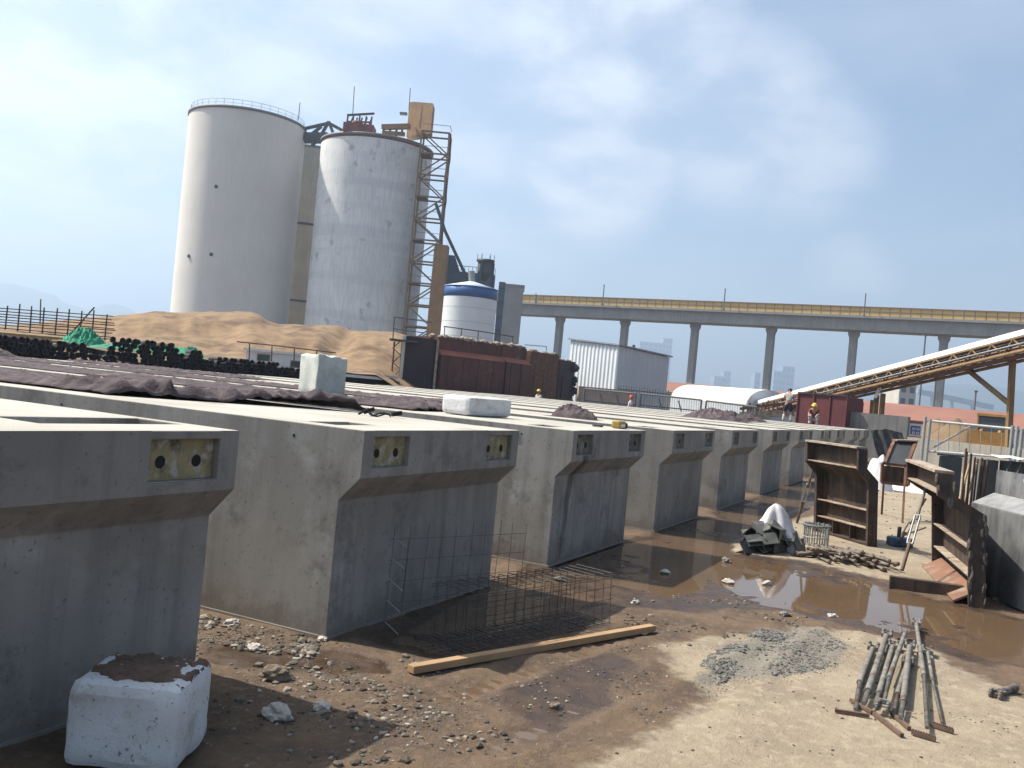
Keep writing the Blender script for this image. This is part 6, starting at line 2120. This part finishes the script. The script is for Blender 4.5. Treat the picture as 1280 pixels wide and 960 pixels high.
p2.update(pelvis=(0, -.12, .26), waist=(0, -.06, .42), chest=(0, .06, .62), neck=(0, .14, .78), skull=(0, .18, .88), crown=(0, .20, .955), sl=(-.19, .06, .70), el=(-.25, .22, .48), wl=(-.14, .40, .44), hl=(-.09, .46, .42),
          sr=(.19, .06, .70), er=(.25, .22, .48), wr=(.16, .42, .40), hr=(.12, .48, .38), pl=(-.11, -.10, .25), kl=(-.20, .26, .46), al=(-.17, .02, .09), tl=(-.19, .17, .04), pr=(.11, -.10, .25), kr=(.20, .26, .46), ar=(.17, .02, .09), tr=(.19, .17, .04))
ws = AT(1017, 46.0); ws.z = BH + .004
person('squatting worker in a yellow helmet and dark red jacket in front of the red box', ws, heading + math.pi - .3, p2, (M['vest'], M['pale_cloth'], M['boots']), 'helmet', M['helmet_yellow'])
ws = AT(674.5, 52.5)
h_ = ZH(675, 486, 52.5)
person('worker with a yellow helmet, only head and shoulders showing beyond the beams', (ws.x, ws.y, h_ - 1.80), heading + 2.2, dict(STAND), (M['pale_cloth'], M['shorts'], M['boots']), 'helmet', M['helmet_yellow'])
ws = AT(788, 50.5)
h_ = ZH(787, 493, 50.5)
person('worker with a red helmet, only head and shoulders showing before the pipe fence', (ws.x, ws.y, h_ - 1.80), heading - 1.6, dict(STAND), (M['pale_cloth'], M['shorts'], M['boots']), 'helmet', M['helmet_red'])
# ================================================================ light, sky, render settings
EL, AZ = R(52), R(10)            # azimuth measured from +Y towards -X
sun_dir = Vector((-math.sin(AZ) * math.cos(EL), math.cos(AZ) * math.cos(EL), math.sin(EL)))
ld = bpy.data.lights.new('sun', 'SUN')
ld.energy = 4.6
ld.angle = R(0.6)
ld.color = (1.0, .94, .84)
lo_ = bpy.data.objects.new('sun', ld)
COL.objects.link(lo_)
lo_.rotation_euler = (-sun_dir).to_track_quat('-Z', 'Y').to_euler()

W = bpy.data.worlds.new('World')
S.world = W
W.use_nodes = True
N, L = W.node_tree.nodes, W.node_tree.links
bg = N['Background']
sky = N.new('ShaderNodeTexSky')
sky.sky_type = 'NISHITA'
sky.sun_disc = False
sky.sun_elevation = EL
sky.sun_rotation = -AZ
sky.air_density = 1.0
sky.dust_density = 1.4
sky.ozone_density = 1.2
sky.altitude = 0
tc = N.new('ShaderNodeTexCoord')
sep = N.new('ShaderNodeSeparateXYZ')
L.new(tc.outputs['Generated'], sep.inputs[0])


def wmath(op, a, c):
    x = N.new('ShaderNodeMath'); x.operation = op
    for i, q in enumerate((a, c)):
        if isinstance(q, (int, float)): x.inputs[i].default_value = q
        else: L.new(q, x.inputs[i])
    return x.outputs[0]


# clouds: noise on a plane far overhead, so that they flatten towards the horizon
zc = wmath('MAXIMUM', sep.outputs[2], 0.0)
den = wmath('ADD', zc, 0.22)
cmb = N.new('ShaderNodeCombineXYZ')
L.new(wmath('DIVIDE', sep.outputs[0], den), cmb.inputs[0])
L.new(wmath('DIVIDE', sep.outputs[1], den), cmb.inputs[1])
cmb.inputs[2].default_value = 0.0


def wnoise(sc, det, rough=.55, dist=0.0):
    n = N.new('ShaderNodeTexNoise')
    n.inputs['Scale'].default_value = sc; n.inputs['Detail'].default_value = det
    n.inputs['Roughness'].default_value = rough; n.inputs['Distortion'].default_value = dist
    L.new(cmb.outputs[0], n.inputs['Vector'])
    return n.outputs['Fac']


def wr(f, a, z, c=0., d=1.):
    r = N.new('ShaderNodeMapRange'); r.interpolation_type = 'SMOOTHSTEP'
    for k, q in enumerate((a, z, c, d)): r.inputs[k + 1].default_value = q
    L.new(f, r.inputs[0])
    return r.outputs[0]


puff = wr(wnoise(2.6, 8, .58, .2), .36, .66)
veil = wr(wnoise(1.1, 5, .55, .4), .40, .82, 0, .34)
# soft cloud banks, each round a direction of the sky
bank = None
for (x, y, rad_, amt) in ((60, 70, .20, 1.0), (150, 130, .13, .8), (400, 120, .16, .75), (560, 60, .16, .6), (740, 70, .13, .9), (830, 60, .09, .9), (740, 210, .085, 1.0), (790, 195, .06, .8),
                          (930, 150, .10, .75), (1000, 190, .08, .6), (110, 230, .12, .7), (620, 190, .14, .6), (1060, 350, .05, .5), (300, 60, .2, .5), (-200, 100, .35, .9), (-500, -300, .5, .9), (500, -400, .4, .8)):
    d_ = ray(x, y).normalized()
    dp = N.new('ShaderNodeVectorMath'); dp.operation = 'DOT_PRODUCT'
    L.new(tc.outputs['Generated'], dp.inputs[0]); dp.inputs[1].default_value = d_
    q_ = wr(dp.outputs['Value'], math.cos(rad_ * 1.25), math.cos(rad_ * .15), 0, amt)
    bank = q_ if bank is None else wmath('MAXIMUM', bank, q_)
cl = wmath('MAXIMUM', wmath('MULTIPLY', bank, wmath('ADD', wmath('MULTIPLY', puff, .75), .25)), veil)
cl = wmath('MULTIPLY', cl, 1.0)
ds = N.new('ShaderNodeVectorMath'); ds.operation = 'DOT_PRODUCT'
L.new(tc.outputs['Generated'], ds.inputs[0]); ds.inputs[1].default_value = sun_dir
lit = wmath('ADD', wmath('MULTIPLY', wmath('POWER', wmath('MAXIMUM', ds.outputs['Value'], 0.0), 7.0), 2.0), .86)
cc = N.new('ShaderNodeVectorMath'); cc.operation = 'SCALE'
cc.inputs[0].default_value = (7.1, 7.6, 8.2)
L.new(lit, cc.inputs['Scale'])
mx = N.new('ShaderNodeMix'); mx.data_type = 'RGBA'
L.new(cl, mx.inputs[0]); L.new(sky.outputs[0], mx.inputs[6]); L.new(cc.outputs[0], mx.inputs[7])
# the bright aureole that hazy air shows round the sun
au = wmath('MULTIPLY', wmath('POWER', wmath('MAXIMUM', ds.outputs['Value'], 0.0), 14.0), 1.5)
ac = N.new('ShaderNodeVectorMath'); ac.operation = 'SCALE'
ac.inputs[0].default_value = (13.0, 12.4, 11.2)
L.new(au, ac.inputs['Scale'])
ad = N.new('ShaderNodeVectorMath'); ad.operation = 'ADD'
L.new(mx.outputs[2], ad.inputs[0]); L.new(ac.outputs[0], ad.inputs[1])
L.new(ad.outputs[0], bg.inputs[0])
bg.inputs[1].default_value = 0.085

# ---------------------------------------------------------------- haze: one closed box of thin pale air round the whole place
hz = MB().box((-5200, -5200, -8), (5200, 5200, 330))
hm = bpy.data.materials.new('thin_haze')
hm.use_nodes = True
HN, HL = hm.node_tree.nodes, hm.node_tree.links
HN.remove(HN['Principled BSDF'])
pv = HN.new('ShaderNodeVolumePrincipled')
pv.inputs['Color'].default_value = (.62, .79, 1.0, 1)
pv.inputs['Density'].default_value = .00055
pv.inputs['Anisotropy'].default_value = .35
HL.new(pv.outputs[0], HN['Material Output'].inputs['Volume'])
hz.build('haze', hm, loc=(0, 0, 0), kind='stuff')

S.render.engine = 'CYCLES'
S.view_settings.view_transform = 'Standard'
S.view_settings.look = 'None'
S.view_settings.gamma = 1
S.view_settings.exposure = 0.9
S.cycles.use_denoising = True
S.cycles.max_bounces = 6
S.cycles.volume_bounces = 0
S.cycles.use_adaptive_sampling = True
